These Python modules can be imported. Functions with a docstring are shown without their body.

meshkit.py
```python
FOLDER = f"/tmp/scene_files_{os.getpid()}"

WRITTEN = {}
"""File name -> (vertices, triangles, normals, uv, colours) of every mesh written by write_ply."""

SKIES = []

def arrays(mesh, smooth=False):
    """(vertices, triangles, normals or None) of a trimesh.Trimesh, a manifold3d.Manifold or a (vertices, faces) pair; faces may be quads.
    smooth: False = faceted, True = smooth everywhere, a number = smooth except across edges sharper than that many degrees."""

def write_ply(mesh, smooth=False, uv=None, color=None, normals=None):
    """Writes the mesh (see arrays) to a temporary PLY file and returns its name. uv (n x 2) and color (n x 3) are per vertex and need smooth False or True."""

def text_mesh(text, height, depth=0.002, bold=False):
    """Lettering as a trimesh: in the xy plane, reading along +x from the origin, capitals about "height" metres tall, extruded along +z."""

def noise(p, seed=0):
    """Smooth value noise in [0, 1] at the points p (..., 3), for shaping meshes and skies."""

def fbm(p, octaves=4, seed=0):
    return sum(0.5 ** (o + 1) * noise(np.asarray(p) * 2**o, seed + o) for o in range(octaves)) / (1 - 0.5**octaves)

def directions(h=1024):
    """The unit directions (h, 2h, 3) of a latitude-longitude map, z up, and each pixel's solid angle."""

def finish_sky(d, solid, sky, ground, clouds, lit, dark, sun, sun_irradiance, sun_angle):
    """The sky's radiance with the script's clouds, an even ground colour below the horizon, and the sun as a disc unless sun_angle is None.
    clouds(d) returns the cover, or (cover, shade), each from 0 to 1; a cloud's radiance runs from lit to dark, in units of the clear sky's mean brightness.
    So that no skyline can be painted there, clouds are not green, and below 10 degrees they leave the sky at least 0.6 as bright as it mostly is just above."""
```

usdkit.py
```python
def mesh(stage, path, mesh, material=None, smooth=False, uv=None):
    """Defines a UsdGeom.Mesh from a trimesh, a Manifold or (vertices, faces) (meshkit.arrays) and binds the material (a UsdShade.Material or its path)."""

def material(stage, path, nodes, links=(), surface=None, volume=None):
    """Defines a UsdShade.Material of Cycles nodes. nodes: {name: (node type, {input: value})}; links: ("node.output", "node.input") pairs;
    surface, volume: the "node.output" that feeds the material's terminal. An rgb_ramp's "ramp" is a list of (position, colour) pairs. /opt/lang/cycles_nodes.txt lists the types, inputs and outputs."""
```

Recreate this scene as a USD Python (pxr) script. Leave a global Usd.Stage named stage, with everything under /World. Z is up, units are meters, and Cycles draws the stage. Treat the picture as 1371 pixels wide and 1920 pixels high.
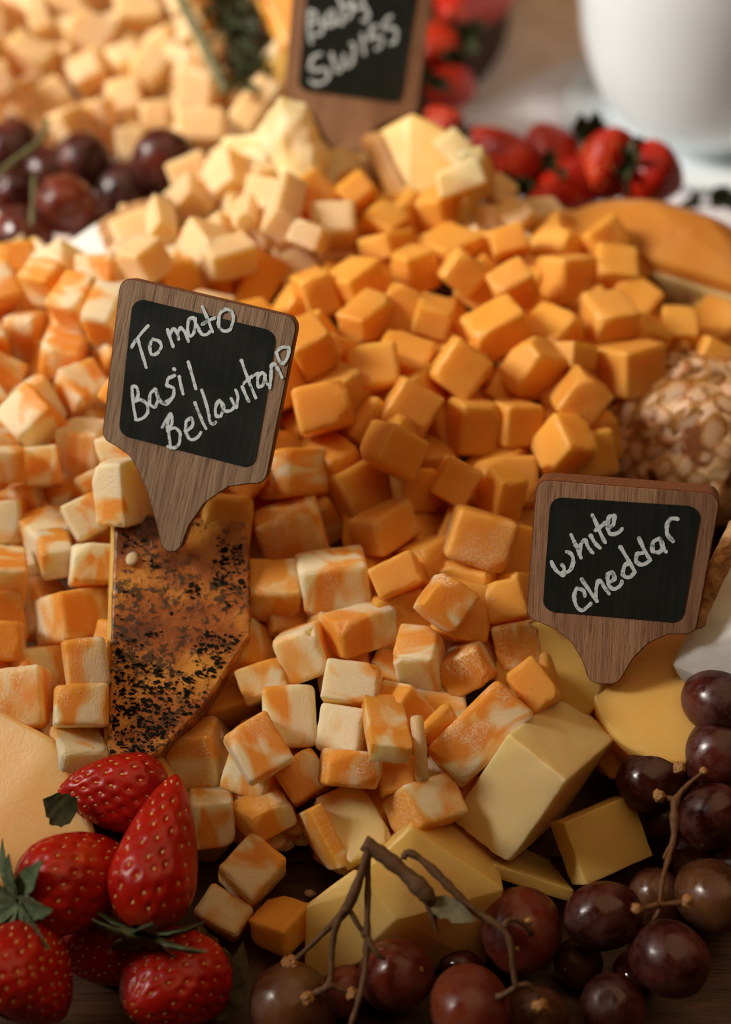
import math, random, numpy as np, trimesh, manifold3d, usdkit, meshkit
from pxr import Usd, UsdGeom, UsdLux, UsdShade, Gf, Sdf, Vt
from shapely.geometry import Polygon, LineString, Point
from shapely.ops import unary_union
rng = np.random.default_rng(7); random.seed(7)
stage = Usd.Stage.CreateInMemory()
UsdGeom.SetStageUpAxis(stage, 'Z'); UsdGeom.SetStageMetersPerUnit(stage, 1.0)
UsdGeom.Xform.Define(stage, '/World'); UsdGeom.Scope.Define(stage, '/World/Looks')

# ---------------------------------------------------------------- camera
PITCH = math.radians(47.0); TARGET = np.array([0, 0, .05]); DIST = .55
FW = np.array([0, math.cos(PITCH), -math.sin(PITCH)]); RT = np.array([1., 0, 0]); UP = np.array([0, math.sin(PITCH), math.cos(PITCH)])
CAM = TARGET - DIST * FW; FPX = 50 / 24 * 1371
cam = UsdGeom.Camera.Define(stage, '/World/camera')
cam.CreateFocalLengthAttr(50.0); cam.CreateHorizontalApertureAttr(24.0); cam.CreateVerticalApertureAttr(24.0 * 1920 / 1371)
cam.CreateClippingRangeAttr(Gf.Vec2f(.01, 50)); cam.CreateFStopAttr(4.4); cam.CreateFocusDistanceAttr(.484); cam.CreateExposureAttr(0.14)
mw = Gf.Matrix4d(*RT, 0, *UP, 0, *(-FW), 0, *CAM, 1)
cam.AddTransformOp().Set(mw)

# ---------------------------------------------------------------- light: a cool window at the far left, a warm dim room
def lamp(name, pos, aim, w, h, watt, col):
    l = UsdLux.RectLight.Define(stage, '/World/' + name)
    l.CreateWidthAttr(w); l.CreateHeightAttr(h); l.CreateIntensityAttr(watt); l.CreateColorAttr(Gf.Vec3f(*col)); l.CreateNormalizeAttr(True)
    pos, aim = np.array(pos, float), np.array(aim, float); z = pos - aim; z /= np.linalg.norm(z)
    x = np.cross([0, 0, 1], z); x /= np.linalg.norm(x); y = np.cross(z, x)
    l.AddTransformOp().Set(Gf.Matrix4d(*x, 0, *y, 0, *z, 0, *pos, 1))
    return l
KEY = np.array([-.80, -.12, .58]); AIM = np.array([.03, .43, .05]); KD = 1.8
sp = UsdLux.SphereLight.Define(stage, '/World/window_light'); sp.CreateRadiusAttr(.32); sp.CreateIntensityAttr(62.0); sp.CreateNormalizeAttr(True); sp.CreateColorAttr(Gf.Vec3f(1.0, .91, .82))
sh = UsdLux.ShapingAPI.Apply(sp.GetPrim()); sh.CreateShapingConeAngleAttr(19.5); sh.CreateShapingConeSoftnessAttr(.5)
kz = KEY / np.linalg.norm(KEY); kx = np.cross([0, 0, 1], kz); kx /= np.linalg.norm(kx); ky = np.cross(kz, kx); kp = AIM + kz * KD
sp.AddTransformOp().Set(Gf.Matrix4d(*kx, 0, *ky, 0, *kz, 0, *kp, 1))
lamp('room_light', (.25, .3, 1.6), (0, .1, .0), 1.8, 1.8, 3.4, (1.0, .60, .30))
# ---------------------------------------------------------------- helpers
def ray(px, py): return FW + RT * (px - 685.5) / FPX - UP * (py - 960) / FPX
def at(px, py, z):
    d = ray(px, py); return CAM + d * ((z - CAM[2]) / d[2])
def proj(p):
    v = np.asarray(p) - CAM; dep = v @ FW
    return 685.5 + FPX * (v @ RT) / dep, 960 - FPX * (v @ UP) / dep
used = {}
def path(name, parent=None):
    base = (str(parent.GetPath()) if parent is not None else '/World') + '/' + name
    n = used.get(base, 0); used[base] = n + 1
    return base if n == 0 else f'{base}_{n:03d}'
def tag(p, label=None, cat=None, group=None, kind=None):
    for k, v in (('label', label), ('category', cat), ('group', group), ('kind', kind)):
        if v: p.SetCustomDataByKey(k, v)
    return p
def obj(name, mesh, mat, parent=None, smooth=35, xf=None):
    m = usdkit.mesh(stage, path(name, parent), mesh, mat, smooth=smooth)
    if xf is not None: UsdGeom.Xformable(m).AddTransformOp().Set(Gf.Matrix4d(*np.asarray(xf).T.ravel().tolist()))
    return m.GetPrim()
def thing(name, loc, label, cat, group=None):
    x = UsdGeom.Xform.Define(stage, path(name)); x.AddTranslateOp().Set(Gf.Vec3d(*map(float, loc)))
    return tag(x.GetPrim(), label, cat, group)
def loc_of(p): return np.array(p.GetAttribute('xformOp:translate').Get())
def part(name, mesh, mat, par, smooth=35):           # mesh in world coordinates -> a part of par
    root = par
    while str(root.GetPath()).count('/') > 2: root = root.GetParent()
    m = mesh.copy() if hasattr(mesh, 'copy') else mesh
    m.apply_translation(-loc_of(root)) if root.IsA(UsdGeom.Xform) else None
    return obj(name, m, mat, par, smooth)
cat_ = trimesh.util.concatenate
def rough(m, amp, freq, seed=0, oct=3):
    v = np.array(m.vertices); n = np.array(m.vertex_normals)
    d = meshkit.fbm(v * freq + seed * 7.3, oct, seed) - .5
    return trimesh.Trimesh(v + n * (d * 2 * amp)[:, None], m.faces, process=False)
def fine(m, edge):
    v, f = trimesh.remesh.subdivide_to_size(m.vertices, m.faces, edge, max_iter=12)
    m = trimesh.Trimesh(v, f); m.merge_vertices(); return m
def rhull(pts, r=.0015, edge=None, amp=0, freq=60, seed=0):     # rounded hull of points
    s = trimesh.creation.icosphere(1, r).vertices
    m = trimesh.convex.convex_hull((np.asarray(pts)[:, None, :] + s[None]).reshape(-1, 3))
    if edge:
        M = manifold3d.Manifold(manifold3d.Mesh(np.asarray(m.vertices, np.float32), np.asarray(m.faces, np.uint32))).refine_to_length(edge).to_mesh()
        m = trimesh.Trimesh(M.vert_properties[:, :3], M.tri_verts); m.merge_vertices()
    if amp: m = rough(m, amp, freq, seed)
    return m
def pix(pts): return np.array([at(*p) for p in pts])
def tube(pts, rad, n=10, amp=0, seed=0, sub=6):
    pts = np.asarray(pts, float); rad = np.broadcast_to(rad, len(pts)).astype(float)
    t = np.linspace(0, len(pts) - 1, (len(pts) - 1) * sub + 1)
    if len(pts) > 2:
        from scipy.interpolate import CubicSpline, PchipInterpolator
        k = np.arange(len(pts)); c = CubicSpline(k, pts)(t); r = PchipInterpolator(k, rad)(t)
    else: c = np.stack([np.interp(t, [0, 1], pts[:, i]) for i in range(3)], 1); r = np.interp(t, [0, 1], rad)
    if amp: r = r * (1 + amp * 2 * (meshkit.fbm(c * 500, 3, seed) - .5))
    tg = np.gradient(c, axis=0); tg /= np.linalg.norm(tg, axis=1)[:, None]
    a = np.cross(tg[0], [.3, .5, .8]); a /= np.linalg.norm(a); V = []
    for i in range(len(c)):
        a = a - tg[i] * (a @ tg[i]); a /= np.linalg.norm(a); b = np.cross(tg[i], a)
        th = np.linspace(0, 2 * math.pi, n, endpoint=False)
        V.append(c[i] + r[i] * (np.cos(th)[:, None] * a + np.sin(th)[:, None] * b))
    m = len(c); V = np.vstack(V + [c[:1], c[-1:]]); F = []
    for i in range(m - 1):
        for j in range(n):
            p, q = i * n + j, i * n + (j + 1) % n
            F += [(p, q, p + n), (q, q + n, p + n)]
    for j in range(n):
        F += [(m * n, (j + 1) % n, j), (m * n + 1, (m - 1) * n + j, (m - 1) * n + (j + 1) % n)]
    T = trimesh.Trimesh(V, F, process=False)
    return T

# ---------------------------------------------------------------- materials
LK = '/World/Looks/'
def sss(name, nodes, links, base, rough_=.5, w=.4, scale=.004, radius=(1, .4, .12), spec=.35, bump=None, coat=0):
    p = {"subsurface_weight": w, "subsurface_scale": scale, "subsurface_radius": radius, "roughness": rough_, "specular_ior_level": spec, "coat_weight": coat, "coat_roughness": .12}
    nodes = dict(nodes); links = list(links)
    if isinstance(base, str): links.append((base, "p.base_color"))
    else: p["base_color"] = base
    nodes["p"] = ("principled_bsdf", p)
    if bump:
        src, st, dist = bump
        nodes["b"] = ("bump", {"strength": st, "distance": dist}); links += [(src, "b.height"), ("b.normal", "p.normal")]
    return usdkit.material(stage, LK + name, nodes, links, surface="p.BSDF")
def objvec(scale=(1, 1, 1)):
    n = {"tc": ("texture_coordinate", {}), "oi": ("object_info", {}), "os": ("vector_math", {"math_type": "scale", "vector1": (1.3, 2.1, 3.7), "scale": 1.0}),
         "mp": ("mapping", {"mapping_type": "point", "scale": scale}), "av": ("vector_math", {"math_type": "multiply_add", "vector2": (1.7, 2.9, 4.1)})}
    l = [("tc.object", "mp.vector"), ("oi.random", "av.vector1"), ("mp.vector", "av.vector3")]
    return n, l
def cheese_plain(name, c1, c2, speck=0, drag=None, **kw):
    n, l = objvec()
    n["n1"] = ("noise_texture", {"scale": 55.0, "detail": 3.0}); n["n2"] = ("noise_texture", {"scale": 900.0, "detail": 3.0, "roughness": .6})
    n["r"] = ("rgb_ramp", {"ramp": [(.3, c1), (.7, c2)]})
    n["h"] = ("hsv", {}); n["hv"] = ("map_range", {"from_min": 0., "from_max": 1., "to_min": .86, "to_max": 1.1})
    l += [("av.vector", "n1.vector"), ("av.vector", "n2.vector"), ("n1.fac", "r.fac"), ("r.color", "h.color"), ("oi.random", "hv.value"), ("hv.result", "h.value")]
    src = "h.color"
    if speck:
        n["f1"] = ("noise_texture", {"scale": 70.0, "detail": 2.0}); n["f2"] = ("noise_texture", {"scale": 1500.0, "detail": 2.0})
        n["fr1"] = ("rgb_ramp", {"ramp": [(.50, (0, 0, 0)), (.68, (1, 1, 1))]}); n["fr2"] = ("rgb_ramp", {"ramp": [(.42, (0, 0, 0)), (.62, (1, 1, 1))]})
        n["fm"] = ("mix_color", {"blend_type": "multiply", "fac": 1.0}); n["fs"] = ("math", {"math_type": "multiply", "value2": speck})
        n["mx"] = ("mix_color", {"b": (.86, .66, .46)})
        l += [("av.vector", "f1.vector"), ("av.vector", "f2.vector"), ("f1.fac", "fr1.fac"), ("f2.fac", "fr2.fac"), ("fr1.color", "fm.a"), ("fr2.color", "fm.b"), ("fm.result", "fs.value1"), ("fs.value", "mx.fac"), (src, "mx.a")]
        src = "mx.result"
    if drag:                                           # fine parallel knife lines
        n["dm"] = ("mapping", {"scale": drag, "rotation": (.3, .2, .4)}); n["n2"] = ("noise_texture", {"scale": 1.0, "detail": 5.0, "roughness": .7}); l = [x for x in l if x[1] != "n2.vector"] + [("tc.object", "dm.vector"), ("dm.vector", "n2.vector")]
    return sss(name, n, l, src, bump=("n2.fac", .25, .0006), **kw)
def cheese_marble(name, thr, speck, orange=(.80, .29, .035), white=(.84, .66, .42)):
    n, l = objvec((1.0, 1.6, .7))
    n["n1"] = ("noise_texture", {"scale": 48.0, "detail": 2.3, "roughness": .5, "distortion": .6}); n["n2"] = ("noise_texture", {"scale": 1000.0, "detail": 3.0, "roughness": .6})
    n["r"] = ("rgb_ramp", {"ramp": [(thr - .055, orange), (thr - .01, (.82, .42, .13)), (thr + .06, white)]})
    n["h"] = ("hsv", {}); n["hv"] = ("map_range", {"from_min": 0., "from_max": 1., "to_min": .9, "to_max": 1.08})
    n["f1"] = ("noise_texture", {"scale": 90.0, "detail": 3.0}); n["f2"] = ("noise_texture", {"scale": 1700.0, "detail": 2.0})
    n["fr1"] = ("rgb_ramp", {"ramp": [(.46, (0, 0, 0)), (.66, (1, 1, 1))]}); n["fr2"] = ("rgb_ramp", {"ramp": [(.45, (0, 0, 0)), (.62, (1, 1, 1))]})
    n["fm"] = ("mix_color", {"blend_type": "multiply", "fac": 1.0}); n["fs"] = ("math", {"math_type": "multiply", "value2": speck})
    n["mx"] = ("mix_color", {"b": (.9, .74, .56)})
    l += [("av.vector", "n1.vector"), ("av.vector", "n2.vector"), ("n1.fac", "r.fac"), ("r.color", "h.color"), ("oi.random", "hv.value"), ("hv.result", "h.value"),
          ("av.vector", "f1.vector"), ("av.vector", "f2.vector"), ("f1.fac", "fr1.fac"), ("f2.fac", "fr2.fac"), ("fr1.color", "fm.a"), ("fr2.color", "fm.b"), ("fm.result", "fs.value1"), ("fs.value", "mx.fac"), ("h.color", "mx.a")]
    return sss(name, n, l, "mx.result", bump=("n2.fac", .35, .0008), rough_=.52)
OR1, OR2 = (.82, .31, .040), (.87, .38, .075)
M = {}
M['o'] = cheese_plain('orange_cheese', OR1, OR2, 0, rough_=.42)
M['of'] = cheese_plain('orange_frosted_cheese', OR1, OR2, .75, rough_=.5)
M['m'] = cheese_marble('marbled_cheese', .53, .4)
M['mf'] = cheese_marble('marbled_frosted_cheese', .53, .95)
M['mw'] = cheese_marble('marbled_white_cheese', .45, .5)
M['w'] = cheese_plain('pale_orange_cheese', (.79, .47, .21), (.85, .57, .32), .3)
M['y'] = cheese_plain('yellow_cheese', (.80, .48, .12), (.83, .54, .18), 0, drag=(60, 900, 120), rough_=.38, radius=(1, .55, .15))
M['cream'] = cheese_plain('cream_cheese_block', (.83, .58, .24), (.86, .63, .31), 0, drag=(60, 900, 120), rough_=.4)
M['slab'] = cheese_plain('speckled_pale_slab', (.78, .42, .13), (.82, .48, .18), .2, rough_=.4)
M['gold'] = cheese_plain('golden_cheese', (.82, .43, .09), (.85, .49, .13), 0, drag=(60, 900, 120), rough_=.38)
M['wheel_rind'] = cheese_plain('wheel_rind', (.50, .18, .022), (.58, .24, .035), .12, rough_=.36)
M['wheel_cut'] = cheese_plain('wheel_cut_face', (.76, .46, .17), (.8, .52, .22), 0)
M['hunk'] = cheese_plain('aged_hunk', (.78, .56, .24), (.86, .70, .42), .5)
M['brown_rind'] = cheese_plain('brown_rind', (.30, .14, .04), (.42, .20, .05), 0)
M['brie'] = cheese_plain('white_brie', (.74, .74, .68), (.84, .83, .76), 0, radius=(1, .8, .6))
def rind():
    n, l = objvec()
    n["n1"] = ("noise_texture", {"scale": 260.0, "detail": 6.0, "roughness": .7}); n["r"] = ("rgb_ramp", {"ramp": [(.35, (.22, .09, .03)), (.55, (.50, .27, .11)), (.75, (.70, .50, .30))]})
    l += [("av.vector", "n1.vector"), ("n1.fac", "r.fac")]
    return sss('bloomy_rind', n, l, "r.color", .75, .1, bump=("n1.fac", .8, .001))
M['rind'] = rind()
def basil():
    n, l = objvec()
    n["n1"] = ("noise_texture", {"scale": 60.0, "detail": 2.0}); n["n2"] = ("noise_texture", {"scale": 420.0, "detail": 3.0, "roughness": .6, "distortion": .4}); n["n3"] = ("noise_texture", {"scale": 55.0, "detail": 3.0})
    n["a"] = ("math", {"math_type": "multiply_add", "value2": .5}); n["r"] = ("rgb_ramp", {"ramp": [(.74, (.0, .0, .0)), (.86, (.9, .9, .9))]})
    n["c"] = ("rgb_ramp", {"ramp": [(.34, (.15, .032, .005)), (.5, (.36, .095, .010)), (.66, (.64, .27, .035))]}); n["mx"] = ("mix_color", {"b": (.03, .014, .006)})
    l += [("av.vector", "n1.vector"), ("av.vector", "n2.vector"), ("av.vector", "n3.vector"), ("n1.fac", "a.value1"), ("n2.fac", "a.value3"), ("a.value", "r.fac"), ("n3.fac", "c.fac"), ("c.color", "mx.a"), ("r.color", "mx.fac")]
    return sss('herb_crust', n, l, "mx.result", .36, .2, spec=.4, bump=("n2.fac", .5, .0012))
M['basil'] = basil()
M['herb'] = sss('dried_herb', {}, [], (.009, .009, .004), .85, 0, spec=.12)
def wood(name, c1, c2, c3, sc=(26, 700, 26), rough_=.6, seam=None):
    n = {"tc": ("texture_coordinate", {}), "mp": ("mapping", {"scale": sc}), "n1": ("noise_texture", {"scale": 1.0, "detail": 5.0, "roughness": .65, "distortion": .3}),
         "m2": ("mapping", {"scale": tuple(3.2 * s for s in sc)}), "n2": ("noise_texture", {"scale": 1.0, "detail": 3.0, "roughness": .7}),
         "r": ("rgb_ramp", {"ramp": [(.28, c1), (.5, c2), (.72, c3)]}), "r2": ("rgb_ramp", {"ramp": [(.36, (.45, .4, .36)), (.46, (1, 1, 1))]}), "mu": ("mix_color", {"blend_type": "multiply", "fac": .8}),
         "p": ("principled_bsdf", {"roughness": rough_, "specular_ior_level": .3}), "b": ("bump", {"strength": .35, "distance": .0008})}
    l = [("tc.object", "mp.vector"), ("tc.object", "m2.vector"), ("mp.vector", "n1.vector"), ("m2.vector", "n2.vector"), ("n1.fac", "r.fac"), ("n2.fac", "r2.fac"), ("r.color", "mu.a"), ("r2.color", "mu.b"),
         ("n2.fac", "b.height"), ("b.normal", "p.normal")]
    src = "mu.result"
    if seam:                                           # glued strips of two tones
        x0, k = seam
        n["sx"] = ("math", {"math_type": "multiply_add", "value2": 2500.0, "value3": -2500.0 * x0, "use_clamp": True}); n["sp"] = ("vector_math", {"math_type": "dot_product", "vector2": (1, 0, 0)})
        n["sm"] = ("mix_color", {"blend_type": "multiply", "b": k})
        l += [("tc.object", "sp.vector1"), ("sp.value", "sx.value1"), ("sx.value", "sm.fac"), (src, "sm.a")]; src = "sm.result"
    l.append((src, "p.base_color"))
    return usdkit.material(stage, LK + name, n, l, surface="p.BSDF")
M['wood_grey'] = wood('grey_brown_wood', (.17, .105, .062), (.31, .21, .135), (.42, .30, .20), sc=(520, 22, 22))
M['wood_warm'] = wood('warm_brown_wood', (.25, .135, .075), (.38, .215, .125), (.47, .28, .17), sc=(520, 22, 22), seam=(.010, (.72, .68, .66)))
M['wood_edge'] = wood('end_grain_wood', (.12, .042, .016), (.2, .07, .027), (.26, .1, .04), sc=(900, 900, 900))
M['board'] = wood('board_wood', (.035, .015, .007), (.07, .03, .013), (.12, .052, .022), sc=(18, 260, 40), rough_=.45)
M['board_dark'] = wood('dark_board_wood', (.03, .012, .006), (.055, .022, .011), (.09, .038, .018), sc=(18, 200, 40))
def plain(name, c, r=.5, spec=.4, nz=None, w=0):
    n = {"p": ("principled_bsdf", {"base_color": c, "roughness": r, "specular_ior_level": spec, "subsurface_weight": w, "subsurface_scale": .003})}; l = []
    if nz:
        n["tc"] = ("texture_coordinate", {}); n["n"] = ("noise_texture", {"scale": nz[0], "detail": 4.0}); n["b"] = ("bump", {"strength": nz[1], "distance": .001})
        n["h"] = ("rgb_ramp", {"ramp": [(.3, tuple(.8 * x for x in c)), (.7, tuple(1.12 * x for x in c))]})
        l = [("tc.object", "n.vector"), ("n.fac", "b.height"), ("b.normal", "p.normal"), ("n.fac", "h.fac"), ("h.color", "p.base_color")]
    return usdkit.material(stage, LK + name, n, l, surface="p.BSDF")
M['chalk_panel'] = usdkit.material(stage, LK + 'chalkboard_paint', {"tc": ("texture_coordinate", {}), "m": ("mapping", {"scale": (900, 30, 30)}), "n": ("noise_texture", {"scale": 1.0, "detail": 4.0, "roughness": .7}), "n2": ("noise_texture", {"scale": 60., "detail": 3.0}), "r": ("rgb_ramp", {"ramp": [(.4, (.010, .014, .012)), (.66, (.017, .022, .020)), (.78, (.06, .07, .07))]}), "r2": ("map_range", {"from_min": .3, "from_max": .7, "to_min": .38, "to_max": .62}), "b": ("bump", {"strength": .12, "distance": .0005}), "p": ("principled_bsdf", {"specular_ior_level": .35})},
    [("tc.object", "m.vector"), ("m.vector", "n.vector"), ("tc.object", "n2.vector"), ("n.fac", "r.fac"), ("r.color", "p.base_color"), ("n2.fac", "r2.value"), ("r2.result", "p.roughness"), ("n.fac", "b.height"), ("b.normal", "p.normal")], surface="p.BSDF")
M['chalk'] = usdkit.material(stage, LK + 'chalk_ink', {"tc": ("texture_coordinate", {}), "n": ("noise_texture", {"scale": 420., "detail": 4.0, "roughness": .7}), "r": ("rgb_ramp", {"ramp": [(.36, (.20, .26, .28)), (.45, (.66, .80, .86)), (.7, (.78, .89, .94))]}), "p": ("principled_bsdf", {"roughness": .7, "specular_ior_level": .2})}, [("tc.object", "n.vector"), ("n.fac", "r.fac"), ("r.color", "p.base_color")], surface="p.BSDF")
M['ceramic'] = plain('white_ceramic', (.80, .88, .91), .14, .5)
M['cloth'] = plain('white_cloth', (.78, .78, .83), .85, .1, (300., .2))
M['table'] = plain('tan_table', (.74, .62, .55), .7, .2, (40., .1))
def straw():
    n, l = objvec()
    n["n1"] = ("noise_texture", {"scale": 60.0, "detail": 2.0}); n["n2"] = ("noise_texture", {"scale": 700.0, "detail": 2.0})
    n["r"] = ("rgb_ramp", {"ramp": [(.3, (.28, .004, .002)), (.6, (.42, .012, .003)), (.78, (.60, .075, .010))]})
    l += [("av.vector", "n1.vector"), ("av.vector", "n2.vector"), ("n1.fac", "r.fac")]
    return sss('strawberry_skin', n, l, "r.color", .34, .2, scale=.003, radius=(1, .12, .05), spec=.32, bump=("n2.fac", .12, .0008), coat=.06)
M['straw'] = straw()
M['straw_cut'] = sss('strawberry_flesh', {"tc": ("texture_coordinate", {}), "n": ("noise_texture", {"scale": 90., "detail": 3.}), "r": ("rgb_ramp", {"ramp": [(.35, (.50, .03, .015)), (.65, (.68, .16, .09))]})}, [("tc.object", "n.vector"), ("n.fac", "r.fac")], "r.color", .3, .3, coat=.3)
M['seed'] = plain('strawberry_seed', (.62, .38, .09), .35, .5)
def leafm(name, a, b):
    n, l = objvec()
    n["n1"] = ("noise_texture", {"scale": 250.0, "detail": 4.0}); n["r"] = ("rgb_ramp", {"ramp": [(.3, a), (.7, b)]}); n["t"] = ("translucent_bsdf", {}); n["mc"] = ("mix_closure", {"fac": .2}); n["b"] = ("bump", {"strength": .4, "distance": .0006})
    n["p"] = ("principled_bsdf", {"roughness": .5, "specular_ior_level": .3})
    l += [("av.vector", "n1.vector"), ("n1.fac", "r.fac"), ("r.color", "p.base_color"), ("r.color", "t.color"), ("n1.fac", "b.height"), ("b.normal", "p.normal"), ("p.BSDF", "mc.closure1"), ("t.BSDF", "mc.closure2")]
    return usdkit.material(stage, LK + name, n, l, surface="mc.closure")
M['leaf'] = leafm('calyx_leaf', (.06, .105, .05), (.17, .23, .12))
M['leaf_dark'] = leafm('dark_leaf', (.03, .042, .015), (.075, .09, .035))
M['leaf_dry'] = leafm('dry_leaf', (.10, .10, .055), (.24, .22, .13))
def grape(name, a, b, c):
    n, l = objvec()
    n["n1"] = ("noise_texture", {"scale": 45.0, "detail": 2.0}); n["n2"] = ("noise_texture", {"scale": 160.0, "detail": 5.0, "roughness": .65})
    n["r"] = ("rgb_ramp", {"ramp": [(.3, a), (.55, b), (.75, c)]}); n["r2"] = ("rgb_ramp", {"ramp": [(.45, (0, 0, 0)), (.75, (.55, .55, .55))]}); n["mx"] = ("mix_color", {"b": (.13, .055, .045)})
    n["rr"] = ("map_range", {"from_min": .4, "from_max": .7, "to_min": .15, "to_max": .65})
    l += [("av.vector", "n1.vector"), ("av.vector", "n2.vector"), ("n1.fac", "r.fac"), ("n2.fac", "r2.fac"), ("r.color", "mx.a"), ("r2.color", "mx.fac"), ("n2.fac", "rr.value"), ("rr.result", "p.roughness")]
    return sss(name, n, l, "mx.result", .2, .25, scale=.005, radius=(1, .2, .1), spec=.4, bump=("n2.fac", .08, .001))
M['grape'] = grape('dark_grape', (.016, .005, .004), (.048, .009, .006), (.13, .024, .010))
M['grape_red'] = grape('red_grape', (.045, .008, .005), (.13, .022, .010), (.21, .052, .017))
M['grape_brown'] = grape('brown_grape', (.035, .012, .005), (.075, .028, .009), (.14, .065, .020))
M['stem'] = plain('grape_stem_skin', (.12, .062, .028), .6, .3, (500., .4))
M['stem_pale'] = plain('pale_grape_twig', (.13, .058, .02), .6, .3, (600., .6))
M['stem_green'] = plain('greenish_stem', (.16, .15, .07), .6, .3, (500., .4))
M['scar'] = plain('stem_scar', (.36, .18, .06), .5, .4, (900., .8))
def almond():
    n = {"tc": ("texture_coordinate", {}), "g": ("vector_math", {"math_type": "length"}), "mp": ("mapping", {"scale": (1, 1, 0)}), "n": ("noise_texture", {"scale": 2.2, "detail": 4.}), "ad": ("math", {"math_type": "multiply_add", "value2": .5}),
         "r": ("rgb_ramp", {"ramp": [(.0, (.84, .46, .18)), (.3, (.88, .62, .38)), (.72, (.86, .54, .28)), (.88, (.50, .17, .045)), (1.0, (.26, .07, .02))]}), "k": ("math", {"math_type": "multiply", "value2": .84})}
    l = [("tc.object", "mp.vector"), ("mp.vector", "g.vector1"), ("tc.object", "n.vector"), ("n.fac", "ad.value1"), ("g.value", "ad.value3"), ("ad.value", "k.value1"), ("k.value", "r.fac")]
    return sss('almond_flake', n, l, "r.color", .45, .5, scale=.004)
M['almond'] = almond()
M['almond_skin'] = plain('almond_skin', (.26, .085, .025), .55, .3, (300., .3))

# ---------------------------------------------------------------- setting: table, cloth, boards
t = trimesh.creation.box((6, 6, .02)); t.apply_translation((0, 1.0, -.044)); tag(obj('table', t, M['table']), 'tan table top far behind the boards', 'table', kind='structure')
cp = Polygon([at(*p, -.032)[:2] for p in [(560, 330), (870, 215), (1105, 95), (1500, -40), (1900, 300), (1700, 700), (800, 700)]])
g = trimesh.creation.extrude_polygon(cp, .002, engine='earcut'); g.apply_translation((0, 0, -.0335))
tag(obj('tablecloth', rough(fine(g, .03), .0008, 9, 3), M['cloth'], smooth=True), 'white cloth on the table behind the far strawberries', 'cloth')
def rounded(poly, z0, z1, bev):
    a = poly.buffer(-bev); L = [trimesh.creation.extrude_polygon(poly, z1 - z0 - 2 * bev, engine='earcut')]
    pts = lambda pg, z: np.c_[np.array(pg.exterior.coords)[:-1], np.full(len(pg.exterior.coords) - 1, z)]
    return trimesh.convex.convex_hull(np.vstack([pts(a, z0), pts(poly, z0 + bev), pts(poly, z1 - bev), pts(a, z1)]))
board = thing('serving_board', (0, .02, 0), 'dark brown wooden serving board under the front cheese pile and grapes', 'board')
for k in range(8):
    y0 = -.30 + k * .0625
    m = rounded(Polygon([(-.42, y0), (.36, y0), (.36, y0 + .062), (-.42, y0 + .062)]), -.026, 0, .0012); part('plank', m, M['board'], board)
cc = at(430, -60, -.004)[:2]; rr = np.linalg.norm(at(945, 20, -.004)[:2] - cc)
b2 = thing('round_board', (cc[0], cc[1], -.03), 'dark round wooden board with strawberries at its far right rim', 'board')
part('board_base', rounded(Point(*cc).buffer(rr, 48), -.034, -.004, .004), M['board_dark'], b2)
th = np.linspace(0, 2 * math.pi, 90); ring = np.c_[cc[0] + (rr - .006) * np.cos(th), cc[1] + (rr - .006) * np.sin(th), np.full(90, .003)]
part('board_rim', tube(ring, .0085, 10, .1, 3, 1), M['board_dark'], b2)

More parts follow.
